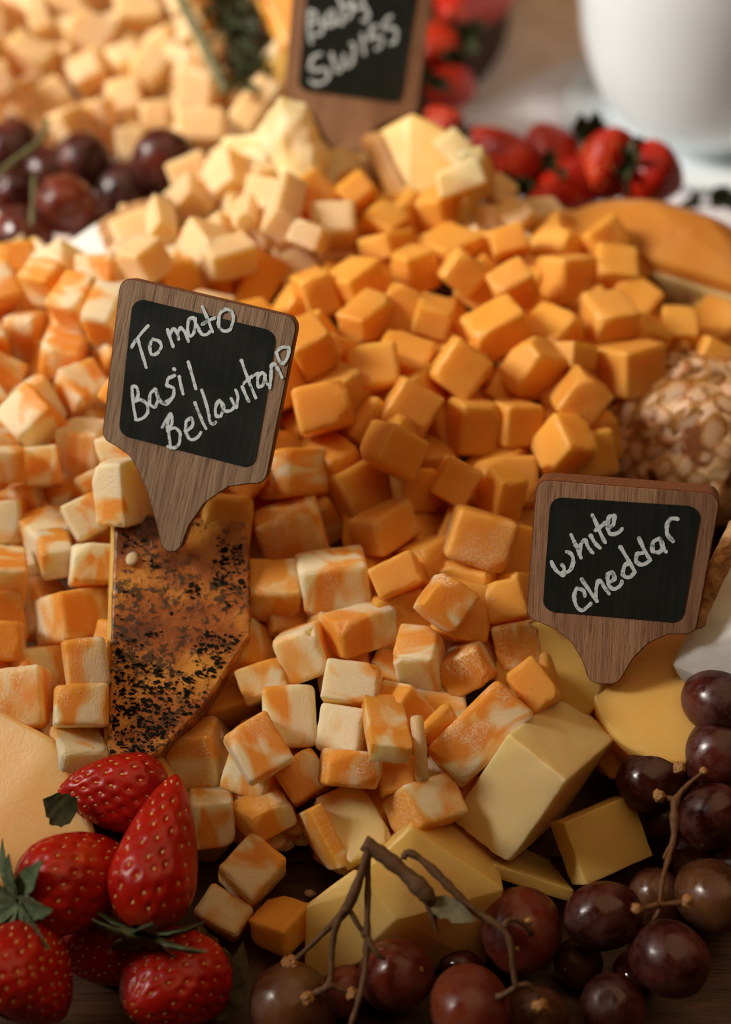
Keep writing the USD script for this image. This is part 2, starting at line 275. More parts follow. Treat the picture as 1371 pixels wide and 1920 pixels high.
# white bowl at the far right
bc = at(1310, 222, -.031)
prof = np.array([(0, 0), (.044, 0), (.047, .003), (.047, .008), (.053, .014), (.064, .03), (.073, .06), (.078, .10), (.0795, .128), (.0805, .132), (.078, .132), (.074, .1), (.069, .06), (.06, .03), (.03, .02), (0, .018)])
from scipy.interpolate import PchipInterpolator
tt = np.r_[0, np.cumsum(np.linalg.norm(np.diff(prof, axis=0), axis=1))]; pp = PchipInterpolator(tt, prof)(np.linspace(0, tt[-1], 90))
bw = thing('white_bowl', bc, 'white ceramic bowl on the cloth, out of focus at the far right', 'bowl')
m = trimesh.creation.revolve(pp, sections=72); m.apply_translation(bc); part('bowl_body', m, M['ceramic'], bw, 40)
m = trimesh.creation.revolve(np.array([(0, 0), (.066, 0), (.076, .004), (.077, .006), (.066, .003), (0, .002)]), sections=64); m.apply_translation(bc + [0, 0, -.0004]); part('foot_ring', m, M['ceramic'], bw, 40)
m = trimesh.creation.torus(.0795, .0018, 64, 8); m.apply_translation(bc + [0, 0, .1325]); part('rim', m, M['ceramic'], bw, True)

# ---------------------------------------------------------------- cheese cubes
CUBES = """o 472 -0.0033 0.1015 0.0724 0.378 0.902 -0.039 0.206 17.2 16.9 15.0
o 563 0.0006 0.0797 0.0743 0.324 0.942 -0.025 0.086 12.7 18.1 12.0
o 500 0.0028 0.0471 0.0758 0.635 0.730 0.197 -0.160 15.5 17.5 16.8
o 630 -0.0151 0.0214 0.0809 0.578 0.743 0.268 -0.203 15.4 17.9 16.7
o 387 -0.0199 0.0988 0.0710 0.535 0.805 -0.086 0.241 16.0 12.1 15.5
o 643 -0.0203 0.0474 0.0872 0.519 -0.416 0.668 0.333 15.5 14.2 16.2
o 273 0.0088 0.1272 0.0726 0.312 0.893 -0.251 0.205 15.7 15.9 9.4
o 466 0.0196 0.1127 0.0718 0.482 0.858 -0.078 0.161 14.1 13.0 15.4
o 365 0.0266 0.0834 0.0721 0.755 0.633 -0.169 0.035 16.0 13.3 11.1
o 365 0.0383 0.1061 0.0753 0.774 0.405 0.170 -0.456 13.1 14.1 16.7
o 426 0.0576 0.0957 0.0769 0.549 0.815 0.158 0.090 12.4 15.0 14.2
o 590 0.0806 0.1136 0.0661 0.437 0.855 -0.246 0.132 18.3 17.8 17.2
o 344 0.0807 0.1359 0.0642 0.254 0.911 0.170 0.276 17.2 11.4 15.7
o 282 0.0581 0.1268 0.0743 0.580 0.740 0.297 -0.167 10.1 13.4 16.0
o 384 0.0341 0.1302 0.0704 0.387 0.917 -0.076 0.055 18.0 19.8 8.1
o 682 0.0502 0.0728 0.0745 0.567 0.803 0.088 0.164 15.4 19.7 14.3
o 582 0.0352 0.0501 0.0744 0.796 0.414 0.187 -0.401 17.2 16.6 17.0
o 749 0.0630 0.0576 0.0681 0.504 0.818 -0.222 -0.163 13.5 16.6 18.5
o 539 0.0798 0.0398 0.0693 0.519 0.707 0.155 0.454 17.6 15.6 14.4
o 234 0.0787 0.0636 0.0685 0.383 0.836 -0.378 0.108 11.9 14.0 9.4
o 679 0.0948 0.0852 0.0696 0.607 0.791 -0.059 0.041 19.1 16.4 13.3
o 863 0.1024 0.0661 0.0608 0.444 0.864 -0.194 0.136 17.1 20.1 17.2
o 407 0.1011 0.1178 0.0683 0.736 0.674 -0.010 -0.065 17.0 15.4 10.9
o 277 0.1249 0.0926 0.0575 0.729 0.682 0.049 -0.037 15.0 12.6 10.9
o 306 0.1362 0.0798 0.0545 0.750 0.481 0.221 -0.398 12.2 12.5 16.1
o 491 0.0163 0.0292 0.0739 0.772 0.464 0.187 -0.393 17.2 16.2 17.2
o 684 0.0095 -0.0002 0.0818 0.293 -0.350 0.882 0.121 15.9 13.6 16.6
o 643 -0.0015 0.0002 0.0621 0.391 0.835 -0.183 0.342 16.2 17.4 16.7
o 919 -0.0496 -0.0181 0.0611 0.651 0.635 0.181 -0.375 22.2 16.8 17.4
o 78 -0.0231 0.0266 0.0637 0.503 0.806 0.062 0.305 15.8 7.9 11.7
mf 895 -0.0259 -0.0169 0.0565 0.631 0.753 -0.048 0.181 17.0 21.5 19.5
of 702 0.0065 -0.0175 0.0609 0.341 0.891 -0.168 0.248 13.9 18.2 12.6
o 441 0.0113 -0.0424 0.0630 0.544 0.784 0.288 -0.082 10.7 14.6 17.8
o 395 0.0311 -0.0027 0.0687 0.780 0.473 0.174 -0.372 13.6 12.0 16.9
o 525 0.0481 -0.0066 0.0634 0.206 -0.604 0.767 -0.061 10.5 20.8 11.3
of 858 0.0393 -0.0262 0.0647 0.730 0.545 0.239 -0.337 17.1 20.1 17.7
o 721 0.0390 0.0315 0.0629 0.548 0.791 -0.253 0.101 16.5 15.1 17.5
o 426 0.0547 0.0336 0.0624 0.520 0.795 -0.277 0.143 16.1 14.2 14.7
o 774 0.0723 0.0206 0.0629 0.556 0.797 -0.111 -0.207 15.8 13.8 16.9
mw 984 -0.0107 -0.0376 0.0556 0.646 0.732 -0.108 0.188 16.8 21.6 16.6
m 799 -0.0015 -0.0566 0.0536 0.482 0.829 -0.194 0.205 13.4 20.6 12.2
m 646 -0.0203 -0.0631 0.0490 0.014 0.915 -0.348 0.203 14.6 16.3 15.1
mw 554 -0.0042 -0.0772 0.0491 0.083 0.973 0.213 0.034 16.5 12.2 16.2
mw 536 -0.0059 -0.0903 0.0422 0.171 0.849 -0.499 0.011 14.0 18.1 14.4
mw 640 -0.0251 -0.0835 0.0408 0.659 0.704 0.178 -0.198 18.2 16.0 17.1
m 364 -0.0342 -0.0700 0.0420 0.560 0.786 0.208 -0.157 10.9 14.8 17.0
m 733 -0.0315 -0.0387 0.0519 0.690 0.723 -0.013 -0.033 14.9 17.0 15.6
mf 573 0.0258 -0.0585 0.0696 0.182 -0.273 0.904 0.275 13.2 13.4 16.0
o 416 0.0465 -0.0491 0.0576 0.615 0.741 0.234 -0.133 12.9 12.9 16.8
mf 495 0.0505 -0.0605 0.0511 0.634 0.668 -0.190 0.341 16.9 14.8 13.6
mf 640 0.0343 -0.0677 0.0475 0.047 0.913 -0.279 0.293 15.8 14.9 12.4
m 699 0.0179 -0.0670 0.0508 0.110 0.989 0.000 0.099 13.1 13.6 17.0
mf 1281 0.0359 -0.0960 0.0494 0.889 0.368 0.086 -0.260 30.5 15.1 16.9
o 484 0.0547 -0.0793 0.0510 0.459 0.856 0.230 -0.057 15.1 10.4 16.8
m 659 0.0064 -0.0988 0.0567 -0.074 0.203 0.710 0.670 27.9 11.8 6.1
mf 491 -0.0047 -0.1074 0.0467 0.694 0.652 0.148 -0.269 10.5 16.3 16.9
m 450 -0.0201 -0.1014 0.0327 0.469 0.854 0.197 -0.111 12.7 13.7 17.1
o 272 0.0099 -0.1069 0.0407 0.664 0.717 0.139 -0.157 10.8 10.4 17.2
m 905 0.0186 -0.1165 0.0389 0.517 0.826 0.007 -0.223 13.4 17.7 17.1
mf 866 -0.0565 -0.0890 0.0278 0.027 0.969 -0.227 0.094 14.9 14.8 18.1
m 729 -0.0339 -0.1017 0.0489 0.469 0.850 0.182 -0.155 16.6 14.7 16.6
o 430 -0.0457 -0.0665 0.0252 0.607 0.773 0.185 -0.019 9.8 15.8 19.9
m 614 -0.0496 -0.1107 0.0236 0.608 0.714 -0.238 0.250 16.7 13.2 14.6
m 569 -0.0327 -0.1126 0.0289 0.452 0.857 -0.139 0.204 13.8 14.5 9.9
m 733 -0.0360 -0.1284 0.0204 0.342 0.926 0.132 -0.085 14.1 15.6 17.1
o 694 -0.0266 -0.1431 0.0130 0.272 0.940 -0.170 0.119 13.7 14.0 9.7
m 495 -0.0446 -0.1392 0.0129 0.261 0.947 0.163 -0.089 14.5 10.7 17.1
m 440 -0.0138 -0.1210 0.0285 -0.608 -0.382 0.695 -0.008 20.7 18.7 4.4
y 890 -0.0038 -0.1179 0.0309 0.511 0.857 0.018 -0.062 22.7 15.7 7.4
m 388 -0.1266 0.1060 0.0701 0.563 -0.224 0.779 0.160 15.5 11.9 16.5
m 471 -0.1124 0.0916 0.0709 0.628 -0.259 0.731 0.066 19.4 17.3 12.8
m 655 -0.0992 0.0806 0.0748 0.679 -0.181 0.710 0.036 18.3 18.3 11.7
m 407 -0.1347 0.0966 0.0489 0.133 0.960 -0.234 0.082 12.5 18.7 20.6
m 495 -0.1173 0.0749 0.0598 0.042 0.991 -0.100 -0.076 15.2 17.9 14.4
mw 545 -0.1083 0.0541 0.0596 0.404 0.892 -0.010 -0.201 14.0 14.5 15.8
m 657 -0.1227 0.0318 0.0663 0.600 -0.465 0.639 0.123 16.3 15.9 15.4
mw 558 -0.1048 0.0277 0.0523 0.069 0.971 -0.229 -0.007 14.5 17.6 20.6
m 335 -0.1175 0.0146 0.0578 0.605 0.726 0.188 -0.267 12.7 11.9 16.9
m 215 -0.1269 0.0029 0.0714 0.386 -0.211 0.670 0.598 11.1 11.8 17.2
mw 963 -0.0821 -0.0158 0.0775 0.565 0.045 0.728 0.385 20.7 17.0 12.0
mw 334 -0.0981 -0.0108 0.0579 0.451 0.843 0.198 -0.216 12.8 12.8 16.6
m 242 -0.1275 -0.0036 0.0486 0.007 0.922 -0.384 0.046 10.3 16.3 14.5
m 402 -0.1086 -0.0225 0.0530 -0.146 0.979 -0.143 -0.029 10.7 16.0 11.0
m 480 -0.0944 -0.0292 0.0540 0.650 0.695 0.113 -0.285 13.1 14.4 16.9
m 862 -0.1006 -0.0425 0.0425 0.361 0.821 -0.358 0.261 19.8 19.9 16.0
m 491 -0.0915 -0.0716 0.0541 0.591 0.727 0.167 -0.307 15.1 12.9 17.0
m 543 -0.0921 -0.0850 0.0490 0.651 0.704 0.116 -0.259 12.7 15.9 17.0
mw 872 -0.0930 -0.0978 0.0390 0.553 0.793 -0.251 0.041 16.8 15.1 13.6
mf 842 -0.1123 -0.0775 0.0420 0.020 0.862 -0.501 0.076 15.5 18.6 19.1
m 326 -0.1250 -0.0302 0.0495 -0.097 0.969 -0.194 -0.116 12.5 18.4 14.7
m 246 -0.1213 -0.0559 0.0456 -0.049 0.888 -0.456 0.005 10.4 16.7 12.4
w 462 -0.0773 0.1794 0.0563 -0.079 0.922 0.015 0.380 17.7 16.6 15.4
w 285 -0.0848 0.1426 0.0739 0.121 0.307 0.701 0.633 26.0 8.9 8.9
w 507 -0.0877 0.1098 0.0788 0.468 -0.246 0.799 0.287 13.3 13.2 17.6
w 545 -0.0547 0.1160 0.0752 0.517 0.855 -0.022 0.022 12.4 18.9 12.3
w 211 -0.0493 0.1415 0.0784 0.253 0.461 0.545 0.653 24.0 7.7 8.4
w 503 -0.0332 0.1378 0.0839 0.177 0.234 0.642 0.709 30.1 10.5 12.8
o 303 -0.0755 0.1156 0.0654 -0.170 0.951 -0.217 0.136 13.7 17.1 13.6
O 391 -0.0451 0.1248 0.0570 0.627 0.667 -0.403 0.026 27.6 13.6 21.7
w 426 -0.0135 0.1392 0.0729 -0.005 0.990 0.144 -0.004 17.5 14.3 15.4
w 250 -0.0222 0.1230 0.0805 0.216 0.887 0.406 0.029 12.4 9.5 16.4
o 258 -0.0040 0.1601 0.0745 0.416 0.868 0.248 -0.108 10.5 12.4 14.1
o 314 0.0085 0.1450 0.0705 0.295 0.953 0.005 -0.068 14.1 14.5 9.6
w 447 -0.1395 0.3317 0.0501 0.207 0.929 0.269 -0.150 20.7 17.1 17.0
w 197 -0.1672 0.3429 0.0523 0.563 0.777 0.204 -0.193 16.9 10.2 17.0
w 389 -0.1189 0.3586 0.0456 0.652 0.748 0.025 -0.124 17.2 22.9 16.7
w 358 -0.1388 0.3083 0.0421 0.558 0.788 0.259 -0.037 14.2 16.0 15.9
w 302 -0.1076 0.3037 0.0478 0.283 0.917 0.234 -0.156 13.8 14.0 15.5
w 309 -0.1569 0.2911 0.0377 0.387 0.873 0.217 -0.203 13.9 16.5 17.3
w 304 -0.1203 0.2966 0.0349 0.621 0.712 0.238 -0.225 16.2 16.3 16.7
w 209 -0.1039 0.2789 0.0354 0.605 0.705 0.249 -0.272 13.4 12.2 16.2
w 529 -0.0788 0.2572 0.0424 0.674 0.693 0.170 -0.193 16.2 21.7 17.5
w 302 -0.1142 0.2631 0.0289 0.585 0.735 0.218 -0.264 16.2 14.1 16.8
w 349 -0.1422 0.2625 0.0420 0.437 -0.192 0.802 0.358 15.6 13.8 16.3
w 201 -0.1286 0.2720 0.0424 0.595 0.120 0.757 0.241 13.1 16.0 9.9
w 278 -0.1646 0.2745 0.0321 0.365 0.898 0.184 -0.162 10.5 13.6 16.2
w 362 -0.1688 0.3131 0.0498 0.199 0.953 0.133 -0.184 18.7 11.6 14.2
w 481 -0.0519 0.2610 0.0542 0.306 0.882 0.345 -0.100 12.4 24.0 17.0
w 181 0.0591 0.1795 0.0606 0.310 0.894 0.317 -0.062 10.6 10.4 16.6
w 239 0.0631 0.1535 0.0666 0.380 0.889 0.254 -0.021 12.4 10.9 14.8
m 580 -0.0553 0.0550 0.0784 -0.046 0.858 -0.365 0.358 16.6 16.0 16.5
w 344 -0.0408 0.3248 0.0575 0.359 0.580 0.713 -0.162 15.7 15.9 16.8
m 643 -0.0696 0.0162 0.0705 0.680 -0.051 -0.226 0.695 17.2 14.6 19.1
m 532 -0.0608 0.0358 0.0755 0.233 0.430 0.827 0.276 16.4 16.3 16.5
m 604 -0.0436 -0.0006 0.0711 0.267 0.055 0.948 0.165 16.5 13.6 13.4
w 106 -0.1786 0.3568 0.0547 0.808 -0.017 0.473 0.351 19.1 16.9 16.7
m 195 -0.0783 -0.0017 0.0655 0.436 -0.631 0.634 0.101 16.9 14.6 15.5
w 161 -0.1781 0.2788 0.0539 0.263 -0.283 0.780 0.493 16.2 15.8 16.5
w 546 -0.0791 0.2848 0.0494 -0.404 0.691 0.295 0.522 17.9 19.5 18.0
w 132 -0.1539 0.3601 0.0539 0.458 0.155 0.858 0.170 15.9 16.5 16.5
m 250 -0.1511 0.1129 0.0591 0.666 -0.283 -0.438 0.534 18.4 15.5 19.2
w 82 -0.1906 0.3392 0.0561 -0.145 0.212 0.966 -0.018 14.5 16.0 17.0
o 259 -0.0249 0.1576 0.0727 0.497 -0.549 0.103 0.664 17.8 15.8 18.4
m 729 -0.0443 0.0226 0.0754 0.338 0.347 0.789 0.378 18.1 16.8 15.8
w 227 -0.0960 0.1500 0.0606 0.662 -0.557 0.465 0.186 16.0 17.2 15.5
w 319 -0.0853 0.3285 0.0547 0.325 0.291 0.733 0.522 16.4 15.6 16.6
w 8 -0.1128 0.3758 0.0556 -0.289 0.040 -0.217 0.932 16.4 18.7 17.8
m 847 -0.0805 0.0663 0.0740 -0.061 0.286 0.491 0.821 17.5 16.5 20.5
w 468 -0.0591 0.1861 0.0652 -0.375 0.727 -0.551 -0.167 15.1 15.2 17.2
w 288 -0.0747 0.3057 0.0520 0.450 0.551 0.463 -0.528 18.2 17.1 17.0
o 687 -0.0338 0.0384 0.0782 0.435 0.311 0.285 0.796 17.1 17.1 17.0
m 55 -0.1508 0.0818 0.0607 0.676 0.326 -0.658 0.054 16.7 14.5 16.4
m 202 -0.1251 0.1259 0.0596 -0.542 -0.222 -0.201 0.785 17.3 18.1 17.3
w 17 -0.1892 0.2934 0.0570 0.655 -0.597 -0.385 0.256 15.4 15.3 19.4
m 24 -0.1455 0.0463 0.0607 0.443 0.875 0.125 -0.146 16.8 16.4 17.2
m 256 -0.1056 0.1164 0.0637 0.829 0.471 -0.157 0.258 16.7 16.9 18.4
w 304 -0.0939 0.2300 0.0454 -0.058 0.760 -0.148 -0.631 15.7 15.8 14.5
m 208 -0.1465 0.1331 0.0569 0.532 0.810 0.034 -0.244 15.0 15.6 17.0
m 699 -0.0599 -0.0010 0.0686 -0.144 -0.264 0.953 -0.046 14.9 18.6 16.4
w 126 -0.0907 0.3588 0.0566 0.212 0.790 -0.448 0.361 18.0 17.3 15.3
w 439 -0.0416 0.2943 0.0539 -0.576 0.227 0.231 0.750 16.9 16.2 16.9
m 731 -0.0837 0.0399 0.0710 -0.321 -0.317 0.820 -0.351 15.3 19.0 17.6
w 88 -0.1828 0.2589 0.0404 0.041 0.269 0.248 0.930 16.6 16.3 13.8
m 41 -0.1403 0.0168 0.0597 0.768 0.205 -0.253 0.551 17.3 15.1 17.8
m 51 -0.1387 0.0345 0.0549 0.724 -0.085 0.636 -0.253 14.8 16.4 15.8
o 478 -0.0387 0.0651 0.0737 -0.368 -0.437 -0.469 0.673 18.0 18.2 16.3
w 43 -0.1909 0.3154 0.0514 0.322 -0.453 0.333 0.762 19.3 16.5 16.7
o 298 -0.0098 0.0382 0.0722 -0.111 -0.155 0.337 0.922 15.5 17.5 17.4
o 97 -0.0137 0.0565 0.0737 -0.477 -0.588 0.148 0.636 16.1 15.5 15.1
m 55 -0.0960 0.0958 0.0637 0.060 -0.048 -0.576 0.814 18.0 15.8 15.9
w 153 -0.0392 0.1689 0.0650 -0.318 -0.365 0.834 0.267 20.0 16.4 17.5
w 99 -0.0553 0.2811 0.0439 -0.051 0.457 -0.071 0.885 18.3 14.2 16.7
m 133 -0.0824 0.0844 0.0679 -0.083 0.911 0.331 -0.232 16.8 15.8 16.1
m 318 -0.0611 0.0756 0.0726 -0.299 0.290 0.888 0.194 17.6 16.3 16.0
o 362 0.1431 0.1072 0.0470 -0.267 0.705 -0.234 -0.614 12.7 19.0 20.0
w 339 -0.1355 0.2678 0.0234 0.256 0.775 0.518 -0.257 17.9 15.9 16.0
o 458 0.0306 0.1570 0.0661 0.626 0.218 -0.574 0.481 19.2 15.3 16.9
w 106 -0.0605 0.2047 0.0565 -0.278 0.244 0.754 -0.543 18.2 17.2 16.6
w 166 -0.1018 0.3287 0.0473 -0.094 0.344 0.769 -0.531 16.1 19.1 14.4
w 71 -0.1405 0.3799 0.0483 0.704 0.621 -0.299 -0.170 16.0 17.4 17.1
w 170 -0.0430 0.1882 0.0608 0.521 -0.303 0.600 0.526 16.5 16.1 13.9
w 187 -0.0904 0.3081 0.0457 -0.463 0.818 -0.200 -0.275 18.8 15.4 17.3
w 235 -0.1212 0.3165 0.0425 -0.013 -0.045 0.961 -0.274 14.4 15.1 17.1
w 340 -0.0638 0.1256 0.0719 0.151 -0.462 0.207 0.849 14.9 18.4 16.8
w 58 -0.1360 0.2832 0.0254 0.036 0.755 -0.033 -0.653 17.4 15.1 16.6
m 717 -0.0258 0.0025 0.0669 -0.375 -0.331 0.862 0.087 17.0 15.8 18.2
m 55 -0.0924 0.1260 0.0618 0.522 0.824 0.035 -0.217 15.8 15.2 14.5
m 254 -0.0863 0.0191 0.0608 0.255 0.556 0.378 0.695 15.8 15.9 16.5
w 140 -0.0429 0.3569 0.0538 0.328 -0.482 0.392 0.712 17.6 15.9 19.4
o 106 0.0096 0.0125 0.0697 0.623 -0.468 -0.186 -0.598 17.0 16.5 17.6
w 133 -0.1540 0.3409 0.0461 0.980 -0.165 0.031 0.105 16.8 14.4 16.7
m 164 -0.1261 0.0490 0.0571 0.404 0.786 0.317 -0.345 16.4 17.3 17.4
o 333 0.0321 -0.0517 0.0562 0.248 0.745 0.139 0.603 15.6 17.9 16.6
o 277 0.0986 0.1374 0.0642 0.807 -0.397 0.418 0.131 17.0 17.0 16.4
m 188 -0.1440 0.0654 0.0557 0.823 -0.317 0.441 -0.164 16.9 18.3 17.1
m 127 -0.0659 0.0041 0.0533 -0.169 -0.583 0.785 0.126 18.9 14.7 16.6
m 810 -0.0421 -0.0569 0.0404 -0.638 -0.251 -0.208 0.697 16.0 16.5 18.2
m 627 -0.0724 -0.0184 0.0480 -0.259 -0.526 -0.424 0.690 16.6 16.0 16.2
m 71 -0.0779 0.1300 0.0615 0.561 -0.504 0.551 0.358 19.8 16.5 16.4
o 183 0.0174 0.0439 0.0646 -0.428 0.784 0.258 -0.367 19.8 16.1 18.3
w 9 -0.1355 0.3255 0.0324 0.690 -0.247 -0.136 0.667 15.4 14.4 15.1
o 254 0.1085 0.1077 0.0585 0.855 -0.208 -0.272 0.390 16.4 16.5 17.2
m 642 -0.0798 -0.0567 0.0418 -0.472 0.788 0.031 0.394 15.4 19.2 17.7
o 187 0.0476 0.1086 0.0669 -0.478 0.195 0.855 0.042 13.5 19.5 15.6
m 815 -0.0754 -0.0721 0.0375 -0.451 0.779 -0.404 -0.164 16.9 15.3 17.3
m 240 -0.1273 0.0105 0.0471 0.706 0.690 0.037 0.156 17.5 17.8 16.2
w 14 -0.1912 0.2937 0.0382 0.568 -0.082 0.711 0.406 15.7 17.5 15.7
w 21 -0.1304 0.3038 0.0225 -0.162 0.444 0.628 -0.618 16.9 15.8 15.8
w 157 -0.0791 0.2069 0.0503 0.323 0.257 -0.499 0.762 16.2 16.1 17.8
o 483 0.0616 -0.0688 0.0423 0.022 0.381 -0.551 0.742 16.8 17.5 16.7
w 22 -0.0729 0.3019 0.0358 -0.235 0.684 0.688 -0.061 15.5 18.7 17.2
o 446 0.0724 0.0776 0.0672 0.358 0.924 0.078 0.112 17.1 16.5 16.2
m 725 -0.0558 -0.0381 0.0438 0.604 -0.097 -0.540 0.578 15.8 17.0 14.9
m 111 -0.0498 0.0285 0.0607 -0.023 0.738 -0.265 0.621 16.3 15.7 19.2
w 17 -0.1007 0.3162 0.0382 0.493 0.612 0.227 -0.575 16.9 15.4 16.3
m 19 -0.0429 0.0110 0.0582 -0.394 -0.459 -0.530 0.594 15.7 17.1 16.2
w 55 -0.1120 0.2779 0.0213 -0.024 0.816 -0.567 -0.108 18.1 18.3 15.7
w 87 -0.0587 0.1399 0.0650 -0.201 0.312 -0.597 0.711 15.4 16.7 14.3
w 121 -0.1651 0.3091 0.0337 0.597 0.539 -0.509 -0.306 14.3 17.2 16.2
o 49 0.1527 0.0956 0.0380 -0.302 -0.150 -0.275 0.901 14.5 15.7 16.9
m 13 -0.0671 0.0472 0.0614 -0.421 0.272 0.564 0.657 15.5 17.4 15.9
o 324 0.0503 0.0069 0.0572 -0.355 0.359 0.695 0.512 15.1 20.1 16.0
w 60 -0.0888 0.2979 0.0353 0.217 0.535 -0.402 0.711 15.9 15.9 19.2
m 287 -0.0354 -0.0965 0.0303 -0.340 -0.160 0.785 -0.493 15.8 15.5 15.5
o 295 0.0225 -0.0278 0.0537 0.894 0.282 0.081 0.337 13.7 14.2 14.8
m 476 0.0112 -0.0857 0.0435 0.013 -0.346 -0.352 0.870 16.5 15.7 16.5
w 6 -0.1259 0.3833 0.0412 0.215 -0.171 -0.093 0.957 16.8 17.2 16.4
w 31 -0.1010 0.1381 0.0520 -0.513 0.045 0.490 0.704 15.4 14.9 16.8
m 386 -0.1131 -0.0099 0.0466 0.426 0.898 -0.105 0.027 17.1 17.2 16.3
m 664 -0.0617 -0.0623 0.0357 0.246 0.911 -0.295 -0.147 17.8 15.4 15.3
m 155 -0.0959 0.0775 0.0575 0.837 -0.525 -0.122 0.091 16.0 17.6 15.3
o 341 0.0528 -0.0380 0.0482 0.806 -0.379 0.223 0.395 15.8 16.4 14.8
m 29 -0.1186 0.0289 0.0495 0.279 -0.095 0.568 0.768 18.0 16.9 15.9
o 142 -0.0442 0.0808 0.0671 0.687 -0.253 0.558 0.390 16.8 15.9 16.8
o 286 0.0117 -0.0481 0.0507 0.269 0.311 -0.521 0.748 15.5 15.4 17.6
m 24 -0.1289 -0.0638 0.0390 -0.183 0.544 -0.514 0.637 17.2 15.2 14.6
w 37 -0.1358 0.3504 0.0381 0.862 -0.026 0.131 0.489 17.1 16.7 16.7
o 72 -0.0086 0.1745 0.0619 0.701 -0.673 0.218 -0.094 14.7 15.5 17.4
o 40 -0.0370 0.0471 0.0645 -0.338 0.685 -0.443 -0.469 14.9 15.1 19.4
w 129 -0.0417 0.1512 0.0629 0.594 0.517 0.616 -0.009 16.5 15.7 16.4
o 376 0.0156 0.0012 0.0601 0.709 -0.540 -0.450 -0.059 14.4 17.8 15.9
o 340 0.0143 0.0622 0.0661 0.043 0.073 -0.157 0.984 17.9 15.5 16.2
o 76 0.0344 -0.0166 0.0550 0.283 0.733 0.045 0.616 16.5 15.8 16.5
o 87 0.0526 0.1341 0.0627 -0.166 0.615 -0.444 0.631 15.2 14.5 17.7
w 18 -0.1477 0.2976 0.0211 0.384 0.462 0.741 -0.299 15.0 16.0 16.5
m 489 -0.0826 -0.0301 0.0459 0.814 -0.138 0.557 -0.088 16.4 16.1 14.6
w 80 -0.0281 0.1379 0.0654 -0.545 0.186 0.805 -0.142 15.0 15.3 15.8
o 186 0.1079 0.0846 0.0578 0.239 0.625 -0.581 0.463 17.9 15.3 16.0
m 43 -0.1196 0.0990 0.0527 0.911 0.166 -0.375 -0.054 15.5 15.5 15.6
o 408 0.0515 -0.0217 0.0513 -0.420 -0.208 -0.541 0.698 15.3 20.0 17.9
w 138 0.0542 0.1605 0.0564 0.790 0.533 -0.173 0.249 15.7 14.3 18.3
m 16 -0.1534 0.0953 0.0481 0.098 0.153 0.695 0.696 15.8 15.3 17.2
o 49 -0.0234 0.0738 0.0670 0.473 -0.039 0.877 0.075 13.7 15.0 18.5
o 55 0.0221 0.1706 0.0604 -0.229 -0.546 0.611 -0.525 14.9 19.3 17.2
w 51 -0.0417 0.3048 0.0404 0.138 -0.149 0.776 -0.598 16.7 17.2 15.6
o 66 0.0379 0.0603 0.0647 -0.033 0.635 0.771 -0.035 17.2 13.5 14.8
o 358 -0.0130 0.0123 0.0614 0.698 -0.342 -0.590 -0.218 17.5 14.1 19.4
m 118 -0.0958 0.0071 0.0499 -0.584 -0.358 0.723 -0.094 16.1 16.6 15.5
w 28 -0.0847 0.2823 0.0346 -0.156 0.707 -0.031 0.689 17.0 19.2 17.9
w 105 -0.1496 0.3318 0.0349 0.092 0.776 0.506 0.365 15.6 18.0 17.5
m 891 -0.0714 -0.0972 0.0273 -0.049 -0.208 0.190 0.958 14.7 18.7 16.1
w 132 -0.1779 0.2792 0.0230 0.832 -0.464 -0.212 0.221 14.1 16.1 15.1
o 146 0.0800 0.1504 0.0593 0.279 -0.232 0.769 -0.526 17.0 15.7 17.4
m 90 -0.0842 0.0329 0.0556 0.045 -0.418 0.867 0.267 19.3 20.5 19.4
o 212 -0.0319 0.0175 0.0607 0.626 0.348 0.656 0.239 16.8 17.3 16.4
m 181 -0.1290 -0.0426 0.0415 0.407 -0.063 0.768 0.491 17.6 14.9 19.0
o 186 0.1111 0.1394 0.0552 0.074 -0.467 -0.350 0.809 15.8 15.6 16.4
w 57 -0.1644 0.2912 0.0241 -0.672 0.234 -0.139 0.688 16.2 15.3 15.2
w 17 -0.1704 0.3598 0.0410 0.151 0.924 0.184 0.300 15.9 17.7 16.1
o 431 0.1271 0.0847 0.0463 0.896 -0.132 0.331 -0.266 14.4 18.7 18.8
m 23 -0.1373 0.1432 0.0464 0.913 0.310 0.244 -0.104 16.1 18.5 19.0
w 66 -0.1805 0.3346 0.0428 0.280 0.559 0.591 -0.510 14.8 18.0 15.9
o 306 0.0148 0.0898 0.0680 0.208 0.907 0.352 -0.098 17.2 16.9 19.2
w 100 -0.1665 0.3280 0.0388 0.705 -0.085 0.658 0.251 16.7 18.7 18.2
w 113 -0.0610 0.0896 0.0660 -0.411 0.592 -0.406 -0.562 13.5 16.0 15.5
o 332 0.0819 0.0258 0.0546 0.423 0.075 0.126 0.894 16.0 16.7 17.0
w 17 -0.1193 0.3313 0.0371 0.729 0.469 0.154 -0.473 18.0 17.1 16.9
w 70 -0.0840 0.3638 0.0430 -0.267 0.959 0.051 -0.081 15.9 15.3 14.8
w 21 -0.0375 0.3814 0.0474 0.198 -0.555 0.180 0.788 15.3 15.1 14.4
m 87 -0.1365 0.1142 0.0500 -0.199 -0.536 0.626 -0.531 16.5 17.5 17.6
m 206 -0.0851 -0.0054 0.0494 -0.651 0.686 -0.031 -0.325 16.9 16.4 16.6
w 24 -0.0989 0.1700 0.0473 0.642 0.605 -0.367 0.295 17.9 15.6 16.3
o 224 0.0365 -0.0331 0.0511 0.688 0.482 0.488 -0.236 13.6 17.4 16.0
w 92 0.0397 0.1644 0.0577 0.322 -0.297 -0.018 0.899 15.3 16.0 15.4
o 55 -0.0268 0.1820 0.0584 -0.269 0.551 0.666 0.424 16.0 18.5 17.4
o 239 0.0021 0.0301 0.0638 -0.285 0.868 -0.184 0.364 17.4 17.2 16.1
